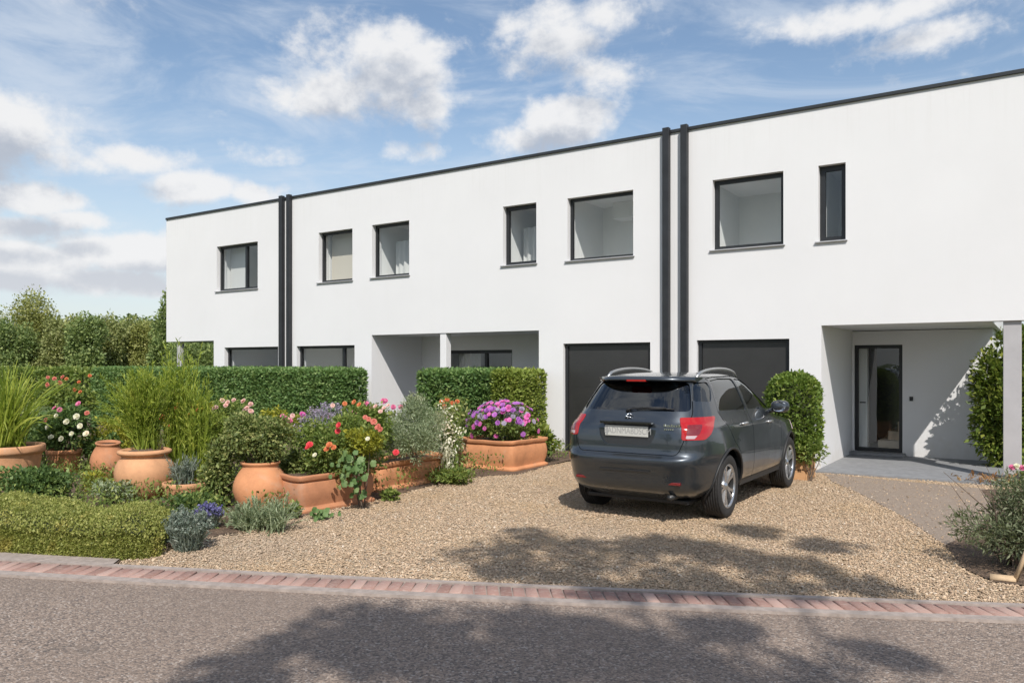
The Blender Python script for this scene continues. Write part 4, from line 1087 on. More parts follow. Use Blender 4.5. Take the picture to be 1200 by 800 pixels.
    rim = MB().lathe([(.236, -.095), (.247, -.10), (.250, -.085), (.225, -.06), (.222, .06), (.236, .088), (.250, .098), (.248, .104), (.236, .102), (.226, .085), (.218, .05), (.216, -.06), (.236, -.095)], n=64, axis='x')
    rim.lathe([(.0, .088), (.03, .088), (.034, .078), (.06, .074), (.066, .04)], n=32, axis='x')
    for k in range(5):
        for dlt in (-.20, .20):
            a0 = 2*PI*k/5+.3; a1 = a0+dlt; V = []
            for r_, w_, xo, xi, ab in ((.045, .020, .078, .045, a0+dlt*.35), (.13, .019, .084, .05, a0+dlt*.75), (.228, .027, .092, .05, a1)):
                ax = Vector((0, math.cos(ab), math.sin(ab))); tn = Vector((0, -math.sin(ab), math.cos(ab)))
                for wx, xx in ((-1, xi), (-.75, xo), (.75, xo), (1, xi)): V.append(ax*r_+tn*w_*wx+Vector((xx, 0, 0)))
            rim.mesh('', V, [(i*4+j, i*4+(j+1) % 4, (i+1)*4+(j+1) % 4, (i+1)*4+j) for i in range(2) for j in range(4)]+[(0, 1, 2, 3), (11, 10, 9, 8)])
    disc = MB().lathe([(0, -.02), (.17, -.02), (.17, .01), (.07, .012), (.07, .04), (0, .04)], n=40, axis='x')
    disc.lathe([(0, -.09), (.222, -.09), (.222, -.085), (0, -.085)], n=40, axis='x')
    for s in (-1, 1):
        for a in AX:
            hb = disc.build('wheel', M['brake'], None); hb.parent = root; hb.location = (s*.775, a, WR-.002)
            if s < 0: hb.rotation_euler = (0, 0, PI)
            hb.rotation_euler.x = .4*a
            TY.build('tyre', M['rubber'], hb, recalc=True, local=True); ro_ = rim.build('rim', [M['alloy'], M['plastic']], hb, recalc=True, local=True)
            for p in ro_.data.polygons:
                if math.hypot(p.center.y, p.center.z) > .212 and p.center.x < .078: p.material_index = 1
M['rail'] = plain('rail_metal', (.42, .425, .43), .32, .75); M['brake'] = plain('brake_metal', (.06, .06, .06), .45, .7)
build_car()
# ------------------------------------------------------------------ terracotta pots
def pot(label, px, d, rpx, ytop, ybase, kind, mat, seed, zb=0.0, tilt=0, name='terracotta_pot', soil=.0):
    x, y = AT(px, d); r = rpx/F*d; h = ZAT(ytop, d)-zb
    P = dict(
        urn=[(.50, 0), (.56, .015), (.70, .10), (.90, .27), (.985, .42), (1.0, .54), (.96, .67), (.86, .77), (.76, .825), (.745, .85), (.80, .875), (.88, .90), (.905, .93), (.89, .965), (.80, .985), (.72, .97), (.70, .90)],
        jar=[(.62, 0), (.66, .02), (.78, .12), (.92, .27), (1.0, .43), (.985, .55), (.90, .68), (.78, .79), (.675, .87), (.645, .905), (.66, .93), (.715, .955), (.725, .98), (.69, 1.0), (.62, .99), (.60, .93)],
        wide=[(.66, 0), (.70, .02), (.80, .30), (.88, .62), (.90, .76), (.92, .80), (.985, .83), (1.0, .87), (1.0, .96), (.98, 1.0), (.90, 1.0), (.87, .94)],
        bowl=[(.70, 0), (.76, .03), (.88, .38), (.95, .70), (.97, .74), (1.0, .78), (1.0, .96), (.98, 1.0), (.91, 1.0), (.89, .9)],
        plain=[(.72, 0), (.75, .02), (.86, .5), (.93, .78), (.95, .82), (1.0, .84), (1.0, .97), (.98, 1.0), (.90, 1.0), (.88, .92)])[kind]
    root = thing(name, label, 'plant pot', (x, y, zb), 'terracotta pots in the front garden')
    o = MB().lathe([(a*r, b*h) for a, b in P], (x, y, zb), 56, wob=.008, seed=seed).build('pot_body', mat, root)
    rs, zs = P[-1][0]*r*1.015, (P[-1][1]-.005)*h
    MB().lathe([(rs, zs-.03), (rs*.8, zs+soil*.5), (rs*.4, zs+soil*.9), (.001, zs+soil)], (x, y, zb), 32).build('soil', M['soil'], root)
    if tilt: root.rotation_euler = (tilt*.4, tilt, 0)
    return x, y, zb+h, r
def trough(label, x0, x1, y0, y1, h, mat, seed, rot=0.0):
    cx_, cy_ = (x0+x1)/2, (y0+y1)/2; hx, hy = (x1-x0)/2, (y1-y0)/2
    root = thing('terracotta_trough', label, 'planter', (cx_, cy_, 0), 'terracotta pots in the front garden')
    pr = [(.0, -.02), (.005, .03), (.045, .035), (.075, -.015), (.20*h+.06, .012), (.55*h, .022), (.80*h, .006), (h-.075, -.012), (h-.06, .022), (h-.012, .034), (h, .026), (h, -.02), (h-.07, -.035)]
    V = []; Fs = []; N = 88; g = random.Random(seed)
    for z, o in pr:
        for k in range(N):
            t = 2*PI*k/N; c, s = math.cos(t), math.sin(t); n = 18
            q = 1/(abs(c)**n+abs(s)**n)**(1/n)
            wz = .006*math.sin(3*t+seed)+.004*math.sin(7*t)
            V.append((cx_+c*q*(hx+o), cy_+s*q*(hy+o), z+(wz if z > h*.5 else 0)))
    for i in range(len(pr)-1):
        for k in range(N): Fs.append((i*N+k, i*N+(k+1) % N, (i+1)*N+(k+1) % N, (i+1)*N+k))
    m = MB().mesh('', V, Fs, False); o = m.build('trough_body', mat, root)
    b = bmesh.new(); b.from_mesh(o.data)
    bmesh.ops.bevel(b, geom=[e for e in b.edges if len(e.link_faces) == 2 and e.calc_face_angle(0) > .6 and abs((e.verts[0].co-e.verts[1].co).z) < .02], offset=.008, segments=2, affect='EDGES', profile=.5)
    b.to_mesh(o.data); b.free()
    for p in o.data.polygons: p.use_smooth = True
    o.data.set_sharp_from_angle(angle=R(50))
    MB().poly([(cx_+sx*(hx-.02), cy_+sy*(hy-.02), h-.05) for sx, sy in ((-1, -1), (1, -1), (1, 1), (-1, 1))]).build('soil', M['soil'], root)
    if rot: root.rotation_euler = (0, 0, rot)
    return root
p1 = pot('wide rimmed terracotta pot holding tall grass at the far left edge', 8, 11.3, 40, 521, 0, 'wide', M['terra2'], 1)
p2 = pot('small plain terracotta pot under the white rose bush', 75, 12.6, 19, 526, 0, 'plain', M['terra'], 2)
p3 = pot('weathered terracotta jar leaning beside the large round urn', 126, 12.1, 19, 517, 0, 'jar', M['terra3'], 3, tilt=.10)
p4 = pot('large round terracotta urn with flared lip full of soil', 169.5, 10.35, 33, 525, 0, 'urn', M['terra2'], 4, soil=.07)
p5 = pot('low shallow terracotta bowl between the round urn and the tall jar', 218, 10.15, 26, 564, 0, 'bowl', M['terra2'], 5)
p6 = pot('tall narrow necked terracotta jar under the trailing bush', 305.5, 9.45, 31, 540, 0, 'jar', M['terra'], 6)
trough('terracotta trough under the red roses and geranium leaves', -7.78, -7.08, 6.30, 7.42, .45, M['terra3'], 1, R(-4))
trough('long low terracotta trough planted with the silvery bush', -8.02, -7.45, 7.92, 9.50, .40, M['terra'], 2, R(2))
trough('deep square terracotta planter full of purple flowers', -8.22, -7.08, 10.66, 11.75, .50, M['terra'], 3)

# ------------------------------------------------------------------ hedges and clipped shrubs
hedge('box_hedge', 'long clipped green hedge in front of the left houses', -23, UY(431, 13.15)-.03, 12.35, 13.2, 1.63, 110000, .062, M['hedge'], 1)
hx1 = -8.16
hedge('box_hedge', 'short clipped dark green hedge between the porch and the garage', UY(487, 12.25), hx1-.44, 12.25, 13.5, 1.62, 28000, .062, M['hedge'], 2)
hedge('box_hedge', 'rounded sunlit end of the hedge beside the garage, sunlight coloured in as yellowish green', hx1-.46, hx1, 12.2, 13.56, 1.63, 13000, .058, M['hedge2'], 3, rough=.05)  # same hedge; sun on its end face is put into lighter leaf colour
hedge('field_hedge', 'distant low hedge in front of the trees', -62, -27.5, 17, 18, 1.55, 30000, .13, M['mid'], 4, group=None)
M['russet'] = leafmat('russet_leaf', (.10, .09, .025), (.20, .14, .06), (.28, .18, .10)); M['coralleaf'] = leafmat('withered_leaf', (.22, .10, .05), (.38, .22, .10), (.45, .33, .2))
# topiary by the second garage in a timber planter
d = 13.05
xt, yt = UY(930, 12.55), 12.55
d0 = -xt*SA+yt*CA
root = thing('wooden_planter', 'square raw timber planter under the clipped round topped shrub', 'planter', (xt, yt, 0))
m = MB(); w = .25; hh = .46
for sx, sy in ((1, 0), (-1, 0), (0, 1), (0, -1)):
    for k in range(3):
        z0, z1 = .01+k*hh/3, (k+1)*hh/3
        if sx: m.box(xt+sx*w-.0125, xt+sx*w+.0125, yt-w-.012, yt+w+.012, z0, z1)
        else: m.box(xt-w+.014, xt+w-.014, yt+sy*w-.0125, yt+sy*w+.0125, z0, z1)
m.build('boards', M['wood'], root, bevel=.003); MB().box(xt-w+.02, xt+w-.02, yt-w+.02, yt+w-.02, .02, hh-.04).build('soil', M['soil'], root)
def columnshrub(name, label, x, y, z0, z1, r, n, size, mat, seed, group=None):
    g = np.random.default_rng(seed); root = thing(name, label, 'shrub', (x, y, z0), group)
    a = g.uniform(0, 2*PI, n); u = g.random(n); z = z0+(z1-z0)*u; rr = r*np.where(u > .72, np.sqrt(np.maximum(0, 1-((u-.72)/.28)**2)), 1)*(.96+.04*np.sin(z*9+a*3))
    nrm = np.stack([np.cos(a), np.sin(a), np.where(u > .72, (u-.72)/.28*1.6, .15)], 1)
    rr = rr*(1-.22*g.random(n)**2)+g.normal(0, .012, n)
    top = g.random(n) < .14; q = np.sqrt(g.random(n))
    rr = np.where(top, r*.8*q, rr); z = np.where(top, z0+(z1-z0)*(.72+.28*np.sqrt(np.maximum(0, 1-(.8*q)**2)))-.02, z)
    P = np.stack([x+rr*np.cos(a), y+rr*np.sin(a), z+g.normal(0, .012, n)], 1)
    foliage('foliage', [leafgeo(P, unit(nrm+np.array([0, 0, .3])), size, .6, .7, g=g)], mat, root)
    MB().lathe([(r*.5, z0-.0), (r*.72, z0+.15), (r*.74, z0+(z1-z0)*.7), (r*.45, z1-.14), (.01, z1-.10)], (x, y, 0), 20).build('twigs', M['twigs'], root)
    return root
columnshrub('topiary_shrub', 'clipped round topped green shrub beside the car and second garage', xt, yt, .42, ZAT(438, d0), 31/F*d0, 9000, .05, M['box'], 7)
bpx('leafy_shrub', 'loose small leaved shrub at the foot of the round topped shrub', 'shrub', 932, 968, 506, 552, d0-.35, 900, .05, M['mid'], seed=8, k=9)
bpx('leafy_shrub', 'small broad leaved shrub by the wall beside the first garage', 'shrub', 612, 653, 496, 534, 14.0, 800, .085, M['laurel'], seed=9, k=9)
# laurel at the right end of the porch
bx_, by_ = -.42, 15.72
bush('laurel_bush', 'tall dense laurel bush behind the grey post at the right', 'bush', (bx_, by_, 0), (bx_, by_, 1.12), (.62, .56, 1.22), 12500, .085, M['laurel'], k=46, seed=10, aspect=.5, lr=(.22, .38), minz=.05, nst=9, stemr=.015, shell=.75)
bush('laurel_bush', 'taller laurel growing beyond the end of the porch wall', 'bush', (.35, 17.6, 0), (.35, 17.6, 1.55), (1.0, 1.0, 1.65), 9000, .09, M['laurel'], k=40, seed=11, lr=(.25, .4), nst=8, stemr=.02)
P_, D_, _ = crown_pts((-.08, 15.55, 2.12), (.34, .3, .32), 1500, 10, np.random.default_rng(101), (.3, .5))
lau = [o for o in bpy.data.objects if o.name == 'laurel_bush'][0]
foliage('shoots', [leafgeo(P_, D_, .085, .5)], M['laurel'], lau)
# olive bush at the right front
ox, oy = AT(1195, 6.75)
g = np.random.default_rng(12)
ro = bush('olive_bush', 'sprawling grey green olive bush with bare twigs at the drive edge', 'bush', (ox, oy, 0), (ox, oy, .40), (.56, .52, .47), 9000, .042, M['olive'], k=40, seed=12, aspect=.26, rnd=.85, lr=(.2, .36), nst=22, stemr=.008, minz=.02, shell=.35)
m = MB()
for i in range(26):
    a = g.uniform(0, 2*PI); L = g.uniform(.35, .62); b = Vector((ox+g.normal(0, .06), oy+g.normal(0, .06), .03)); e = Vector((ox+math.cos(a)*L, oy+math.sin(a)*L, g.uniform(.15, .85)))
    m.tube([b, b.lerp(e, .4)+Vector((g.normal(0, .03), g.normal(0, .03), .08)), e], [.009, .006, .002], 5, False)
m.build('twigs', M['bark'], ro)
bush('leafy_shrub', 'low leafy shrub in the border beyond the right edge of the photo', 'shrub', (.55, 9.2, 0), (.55, 9.2, .4), (.6, .6, .5), 3500, .06, M['mid'], k=20, seed=121)
bush('leafy_shrub', 'rounded dark shrub in the border near the grey post, beyond the right edge', 'shrub', (1.2, 11.4, 0), (1.2, 11.4, .5), (.75, .7, .6), 4000, .065, M['dark'], k=20, seed=122)
V0 = Vector((*G(1168, 683), 0)); 
root = thing('timber_edging', 'pale timber stake and board under the olive bush', 'timber')
root.location = V0; m = MB()
a = Vector((*G(1160, 681), .03)); b = Vector((*G(1190, 684), .03)); m.tube([a, b], .035, 4); m.build('board', M['stake'], root)
a = Vector((*G(1188, 684), .0)); xh, yh = AT(1212, 6.25); MB().tube([a, (xh, yh, .42)], [.02, .02], 4).build('stake', M['stake'], root)
xf, yf = AT(1194, 11.6)
rf = bush('bedding_plant', 'little bedding plant with pink and white blooms at the foot of the post', 'flower', (xf, yf, 0), (xf, yf, .14), (.2, .2, .14), 260, .05, M['mid'], k=6, seed=13, nst=3)
for i, c in enumerate(('pink', 'white', 'pink', 'palepink')): flower(rf, (xf-.08+i*.06, yf-.12, .25+.02*(i % 2)), .045, 'pompom', c)
xf, yf = AT(1160, 11.5)
rf = thing('dry_seedling', 'low brown withered seedlings beside the porch paving', 'plant', (xf, yf, 0))
foliage('leaves', [leafgeo(np.stack([xf+rng.normal(0, .18, 150), yf+rng.normal(0, .08, 150), .02+rng.random(150)*.1], 1), np.tile([0, 0, 1.], (150, 1)), .07, .3, .9)], M['coralleaf'] if 'coralleaf' in M else M['gold'], rf)
# ------------------------------------------------------------------ planting in the bed
def grass_plant(name, label, base, n, length, spread, mat, seed, bend=1.0, br=.07, w=.006, m=8, extra=None, az=None):
    g = np.random.default_rng(seed); root = thing(name, label, 'grass', base)
    parts = [tubes_np(arcs(base, n, length, spread, g, m, bend, br, az), w, w*.3, g)]
    if extra: parts += extra
    foliage('blades', parts, mat, root); return root
b = (p1[0], p1[1], p1[2]-.06)
g1 = np.random.default_rng(21)
grass_plant('ornamental_grass', 'upright broad bladed grass in the pot at the far left edge', b, 300, 1.2, .55, M['grass'], 21, .95, .10, .015)
# tall feathery plant in the urn: arching stalks lined with fine leaves
g2 = np.random.default_rng(22); b = (p4[0]-.02, p4[1]+.05, p4[2]-.02)
def feather(base, n, L, spread, seed, bend, az=None, leaf=.075, per=48):
    g = np.random.default_rng(seed); A = arcs(base, n, L, spread, g, 9, bend, .07, az); parts = [tubes_np(A, .006, .002, g)]
    t = g.uniform(.18, 1, (n, per)); i = np.minimum((t*8).astype(int), 7); f = (t*8-i)[..., None]; k = np.arange(n)[:, None]
    P = A[k, i]*(1-f)+A[k, i+1]*f; D = unit(A[k, i+1]-A[k, i])
    parts.append(leafgeo(P.reshape(-1, 3), D.reshape(-1, 3), leaf, .16, .38, .05, .1, g)); return parts
root = thing('feathery_grass', 'tall yellow green feathery plant fanning out of the round urn', 'grass', b)
foliage('fronds', feather(b, 120, 1.06, .4, 22, .6, None, .062, 60)+feather(b, 90, .98, .5, 23, .85, (PI+.5, .5), .062, 60), M['grass'], root)
root = thing('feathery_grass', 'slender plume of blades rising highest behind the round urn', 'grass', (b[0]+.15, b[1]+.35, 0))
foliage('fronds', feather((b[0]+.02, b[1]+.45, .35), 60, 1.62, .13, 24, .22)+feather((b[0]+.35, b[1]+.5, .2), 40, 1.3, .16, 27, .35), M['grass'], root)
# flowering bushes at the back left
def blooms(root, pts, d, size, kind, mat, jit=.1, seed=1):
    size = size*.76
    g = random.Random(seed)
    for px, py in pts: flower(root, PX(px, py, d+g.uniform(-jit, jit)), size*g.uniform(.85, 1.15), kind, mat, (g.uniform(-.1, .9), -.8, g.uniform(.2, .9)))
r_ = bpx('rose_bush', 'dark rose bush with cream white roses in the small plain pot', 'rose bush', 46, 112, 470, 528, 12.6, 2600, .07, M['dark'], seed=31, k=18, base=.4)
blooms(r_, [(56, 500), (78, 494), (94, 499), (60, 512), (72, 514), (84, 508), (101, 508), (66, 487), (90, 488)], 12.05, .055, 'rose', 'white', seed=2)
blooms(r_, [(92, 473), (64, 478), (70, 480)], 12.2, .055, 'rose', 'pink', seed=3); blooms(r_, [(54, 492), (102, 484)], 12.15, .05, 'rose', 'coral', seed=4)
r_ = bpx('flowering_bush', 'green bush crowned with coral red blooms in front of the far hedge', 'flower bush', 46, 112, 444, 492, 15.5, 2200, .08, M['mid'], seed=32, k=16)
g = random.Random(7)
blooms(r_, [(g.uniform(54, 84), g.uniform(440, 462)) for _ in range(6)], 14.9, .05, 'pompom', 'coral', .15, 5)
blooms(r_, [(g.uniform(74, 106), g.uniform(439, 460)) for _ in range(5)], 14.9, .045, 'pompom', 'orange', .15, 6)
r_ = bpx('flowering_bush', 'yellow green bush dotted with orange blooms beside the long hedge', 'flower bush', 186, 262, 468, 540, 12.2, 5200, .06, M['gold'], seed=33, k=26, lr=(.22, .4))
blooms(r_, [(190, 489), (205, 477), (227, 476), (203, 480), (231, 481), (198, 500)], 11.55, .06, 'pompom', 'orange', seed=8); blooms(r_, [(208, 474), (226, 473), (222, 486)], 11.6, .05, 'pompom', 'yellow', seed=9)
for i, (a, b_, c, e, d_, mt, lab) in enumerate([
    (-30, 40, 462, 530, 13.6, 'mid', 'loose green shrub behind the far left pot'), (20, 74, 470, 540, 13.4, 'dark', 'dark leafy shrub between the two far left pots'),
    (95, 185, 478, 545, 13.4, 'gold', 'golden green shrub behind the leaning jar'), (225, 300, 480, 520, 12.0, 'hedge2', 'bright green shrub growing against the long hedge'),
    (196, 260, 520, 560, 11.2, 'gold', 'low golden shrub behind the shallow bowl'), (100, 150, 505, 550, 12.9, 'dark', 'dark shrub shading the leaning jar'),
    (150, 235, 452, 490, 14.0, 'hedge2', 'yellow green shrub behind the tall feathery plant')]):
    bpx('garden_shrub', lab, 'shrub', a, b_, c, e, d_, 4200, .052, M[mt], seed=40+i, k=20, lr=(.25, .42))
for i, (a, b_, c, e, d_, mt, lab, fl) in enumerate([
    (232, 300, 466, 500, 12.3, 'mid', 'fresh green shrub with pale pink blooms in front of the long hedge', 'palepink'),
    (300, 352, 474, 520, 11.6, 'gold', 'golden green shrub behind the trailing bush', None),
    (352, 410, 486, 530, 11.9, 'mid', 'loose green plant with magenta blooms between lavender and hedge', 'magenta'),
    (415, 470, 470, 520, 12.0, 'trail', 'grey green plant with pink blooms at the end of the long hedge', 'pink'),
    (486, 540, 492, 545, 12.4, 'silver', 'pale plant tucked behind the silvery bush', None),
    (236, 272, 538, 580, 10.3, 'mid', 'bright green plant between shallow bowl and tall jar', None),
    (330, 372, 528, 570, 10.3, 'dark', 'dark leafy plant between tall jar and first trough', None)]):
    q = bpx('bedding_plant', lab, 'plant', a, b_, c, e, d_, 2600, .045, M[mt], seed=240+i, k=18, lr=(.25, .42))
    if fl:
        gg = random.Random(i); blooms(q, [(gg.uniform(a, b_), gg.uniform(c-2, c+16)) for _ in range(11)], d_-.45, .05, 'pompom', fl, .12, 60+i)
# silvery leaves in the bowl
b = (p5[0], p5[1], p5[2]-.03); g = np.random.default_rng(51)
root = thing('silver_plant', 'fine silvery plant spilling from the shallow bowl', 'plant', b)
foliage('leaves', feather(b, 60, .34, .6, 52, .7, None, .05, 26), M['lav'], root)
# trailing bush over the tall jar
x, y = AT(292, 9.5)
P1, D1_, C1 = crown_pts((x+.02, y+.10, .82), (.55, .44, .36), 13500, 34, np.random.default_rng(53), (.24, .42))
xl, yl = AT(255, 9.55); P2, D2_, _ = crown_pts((xl, yl, .45), (.17, .2, .46), 2600, 16, np.random.default_rng(54), (.3, .5))
xr, yr_ = AT(344, 9.9); P3, D3_, _ = crown_pts((xr, yr_, .42), (.16, .22, .42), 2600, 16, np.random.default_rng(541), (.3, .5))
root = thing('trailing_bush', 'olive green bush trailing over the left side of the tall jar', 'bush', (x, y, .5))
foliage('foliage', [leafgeo(P1, D1_, .042, .55, .8, .3), leafgeo(P2, D2_, .052, .6, .8, .5), leafgeo(P3, D3_, .05, .6, .8, .5)], M['trail'], root)
stems(root, (p6[0], p6[1], .5), list(C1[:9])+[(xl, yl, .2), (xl-.05, yl, .05)], .01, M['bark'])
# mauve lavender haze behind the roses
def spikes(name, label, c, r, n, h, mat, lmat, seed, cat='lavender', hs=.06, leafn=1600, leaf=.06, group=None, spread=.25):
    g = np.random.default_rng(seed); root = thing(name, label, cat, (c[0], c[1], max(0, c[2])), group)
    u = g.uniform(-1, 1, (n, 2)); u = u[np.sum(u*u, 1) < 1]; n = len(u)
    base = np.stack([c[0]+u[:, 0]*r[0]*.55, c[1]+u[:, 1]*r[1]*.55, np.full(n, c[2])], 1)
    top = np.stack([c[0]+u[:, 0]*r[0]+g.normal(0, .02, n), c[1]+u[:, 1]*r[1]+g.normal(0, .02, n), c[2]+h*(1-.35*np.sum(u*u, 1))*g.uniform(.8, 1.08, n)], 1)
    L = base[:, None]+(top-base)[:, None]*np.linspace(0, 1, 4)[None, :, None]
    nl = leafn; i = g.integers(0, n, nl); t = g.random(nl)[:, None]**.8*.85
    P = base[i]+(top-base)[i]*t+g.normal(0, .012, (nl, 3))
    foliage('leaves', [tubes_np(L, .004, .002, g), leafgeo(P, unit((top-base)[i]), leaf, .16, .45, 0, .1, g)], lmat, root)
    q = np.repeat(np.arange(n), 12); s = g.random(len(q))*hs
    B = top[q]+unit((top-base)[q])*(s[:, None]-hs*.6)+g.normal(0, .006, (len(q), 3))
    fo = foliage('blossom', [leafgeo(B, unit(g.normal(0, 1, (len(q), 3))), .02, .8, .6, 0, .2, g)], mat, root)
    return root
x, y = AT(385, 10.9); spikes('lavender', 'hazy mauve lavender clump behind the red roses', (x, y, .35), (.50, .40), 420, .82, M['mauve'], M['lav'], 55, leafn=3200)
r_ = bpx('rose_bush', 'light green bush with coral and pink roses behind the lavender', 'rose bush', 395, 458, 472, 530, 10.6, 2600, .055, M['mid'], seed=56, k=18)
blooms(r_, [(404, 473), (421, 474), (415, 471)], 10.2, .04, 'rose', 'orange', seed=11); blooms(r_, [(390, 475), (450, 478), (446, 482), (455, 475), (440, 476), (337, 491), (343, 487)], 10.25, .038, 'rose', 'palepink', seed=12)
blooms(r_, [(335, 490), (340, 493), (331, 487)], 10.3, .045, 'pompom', 'pink', .05, 19)
# roses in the first trough
r_ = bpx('rose_bush', 'leafy rose bush with red and coral blooms in the first trough', 'rose bush', 344, 452, 484, 566, 9.85, 13500, .042, M['mid'], seed=57, k=34, lr=(.2, .36), base=.4)
blooms(r_, [(363, 521), (397, 498), (396, 505), (464, 530), (361, 524)], 9.3, .05, 'rose', 'red', .05, 13); blooms(r_, [(386, 521), (391, 524), (383, 526)], 9.3, .045, 'rose', 'orange', .05, 14)
blooms(r_, [(432, 491), (428, 489), (443, 500), (446, 503), (438, 494)], 9.4, .045, 'rose', 'coral', .05, 15); blooms(r_, [(431, 514), (369, 533)], 9.3, .035, 'rose', 'white', .03, 16)
bpx('flowering_bush', 'lime green shrub glowing among the roses of the first trough', 'shrub', 402, 448, 492, 532, 9.6, 2600, .042, M['gold'], seed=58, k=12)
def roundleaves(root, pts, size, seed, mat):
    """broad scalloped geranium leaves"""
    g = np.random.default_rng(seed); m = MB(); T = []
    for p in pts:
        f = Vector((g.uniform(-.2, .7), -1, g.uniform(.1, .9))).normalized(); q = f.to_track_quat('Z', 'Y').to_matrix(); s = size*g.uniform(.7, 1.2); rim_ = []
        for k in range(18):
            a = 2*PI*k/18; rr = s*(1+.10*math.cos(6*a))*(.55 if k == 0 else 1); rim_.append(Vector(p)+q @ Vector((rr*math.cos(a), rr*math.sin(a), -.18*s+.1*s*math.sin(3*a))))
        c = Vector(p); t = g.random()
        n = len(m.v); m.mesh('', [c]+rim_, [(0, k+1, (k+1) % 18+1) for k in range(18)], True); T += [t]*19
    o = m.build('leaves', mat, root); at = o.data.attributes.new('tint', 'FLOAT', 'POINT'); at.data.foreach_set('value', T); return o
g = np.random.default_rng(59)
x, y, z = PX(412, 560, 9.7)
r_ = thing('geranium', 'broad leaved geranium hanging over the rim of the first trough', 'plant', (x, y, .4))
roundleaves(r_, [PX(g.normal(410, 12), g.normal(550, 13), 9.3+g.uniform(-.12, .12)) for _ in range(60)]+[PX(g.normal(420, 4), g.uniform(560, 584), 9.4) for _ in range(9)], .036, 60, M['gera'])
x, y = AT(380, 9.0); r_ = thing('geranium', 'small geranium on the soil in front of the first trough', 'plant', (x, y, 0))
roundleaves(r_, [(PX(g.normal(378, 12), 598, 8.85)[0]+g.normal(0, .04), PX(378, 598, 8.85)[1]+g.normal(0, .06), g.uniform(.03, .13)) for _ in range(30)], .032, 61, M['gera'])
# silver bush in the second trough
bpx('silver_bush', 'tall silvery green bush filling the second trough', 'bush', 445, 525, 462, 548, 11.15, 15000, .038, M['silver'], seed=62, k=36, lr=(.2, .36), aspect=.26, rnd=.6, up=.5, base=.38, shell=.4)
# cream plumes beside it
x, y = AT(528, 11.9); r_ = thing('plume_plant', 'slender plant with cream flower plumes between the second trough and the square planter', 'plant', (x, y, 0))
g = np.random.default_rng(63); A = arcs((x, y, .1), 34, 1.15, .16, g, 8, .5, .05)
lp = A[np.repeat(np.arange(34), 16), np.tile(np.arange(8), 68)[:34*16]]+g.normal(0, .03, (34*16, 3))
foliage('leaves', [tubes_np(A, .006, .002, g), leafgeo(lp, unit(g.normal(0, 1, lp.shape)+np.array([0, 0, .3])), .07, .35, .5, g=g)], M['mid'], r_)
bl = [AT(g.normal(524, 9), 11.75+g.normal(0, .08))+(ZAT(g.choice([481, 500, 512, 530, 497, 520])+g.normal(0, 5), 11.8),) for _ in range(420)]
foliage('blossom', [leafgeo(np.array(bl), unit(g.normal(0, 1, (420, 3))+np.array([0, -.3, -.4])), .045, .5, .6, .2, g=g)], M['white'], r_)
P = np.stack([x+g.normal(0, .05, 120), y+g.normal(0, .05, 120)-.1, g.uniform(.1, .6, 120)], 1); foliage('dry_leaves', [leafgeo(P, np.tile([0, 0, -1.], (120, 1)), .16, .14, .25, g=g)], M['white'], r_)
r_ = bpx('flowering_bush', 'peach tipped pale green shrub between the silvery bush and the hedge', 'flower bush', 508, 550, 466, 530, 12.7, 1700, .06, M['trail'], seed=64, k=12)
blooms(r_, [(518, 471), (524, 468), (530, 472), (536, 470), (521, 476)], 12.3, .05, 'pompom', 'orange', .05, 17)
# purple petunias in the square planter
cx_, cy_ = -7.65, 11.2
r_ = bush('petunia', 'dome of purple and magenta petunias in the square planter', 'flowers', (cx_, cy_, .46), (cx_, cy_, .72), (.60, .58, .36), 4200, .055, M['mid'], k=30, seed=65, lr=(.22, .38), nst=6)
g = np.random.default_rng(66); cnt = 0
for i in range(128):
    u = unit(g.normal(0, 1, 3)+np.array([.1, -.75, .75])); 
    if u[2] < .05 and g.random() < .75: continue
    p = np.array([cx_, cy_, .72])+u*np.array([.62, .60, .40])*g.uniform(.92, 1.06)
    flower(r_, tuple(p), .042*g.uniform(.8, 1.2), 'daisy' if i % 3 else 'rose', ['purple', 'purple', 'magenta', 'mauve', 'magenta'][i % 5], tuple(u+np.array([0, -.4, .2])))
x, y = AT(590, 13.6); spikes('lavender', 'soft lilac flower haze behind the purple petunias', (x, y, .5), (.42, .3), 160, .62, M['mauve'], M['lav'], 67, leafn=900)
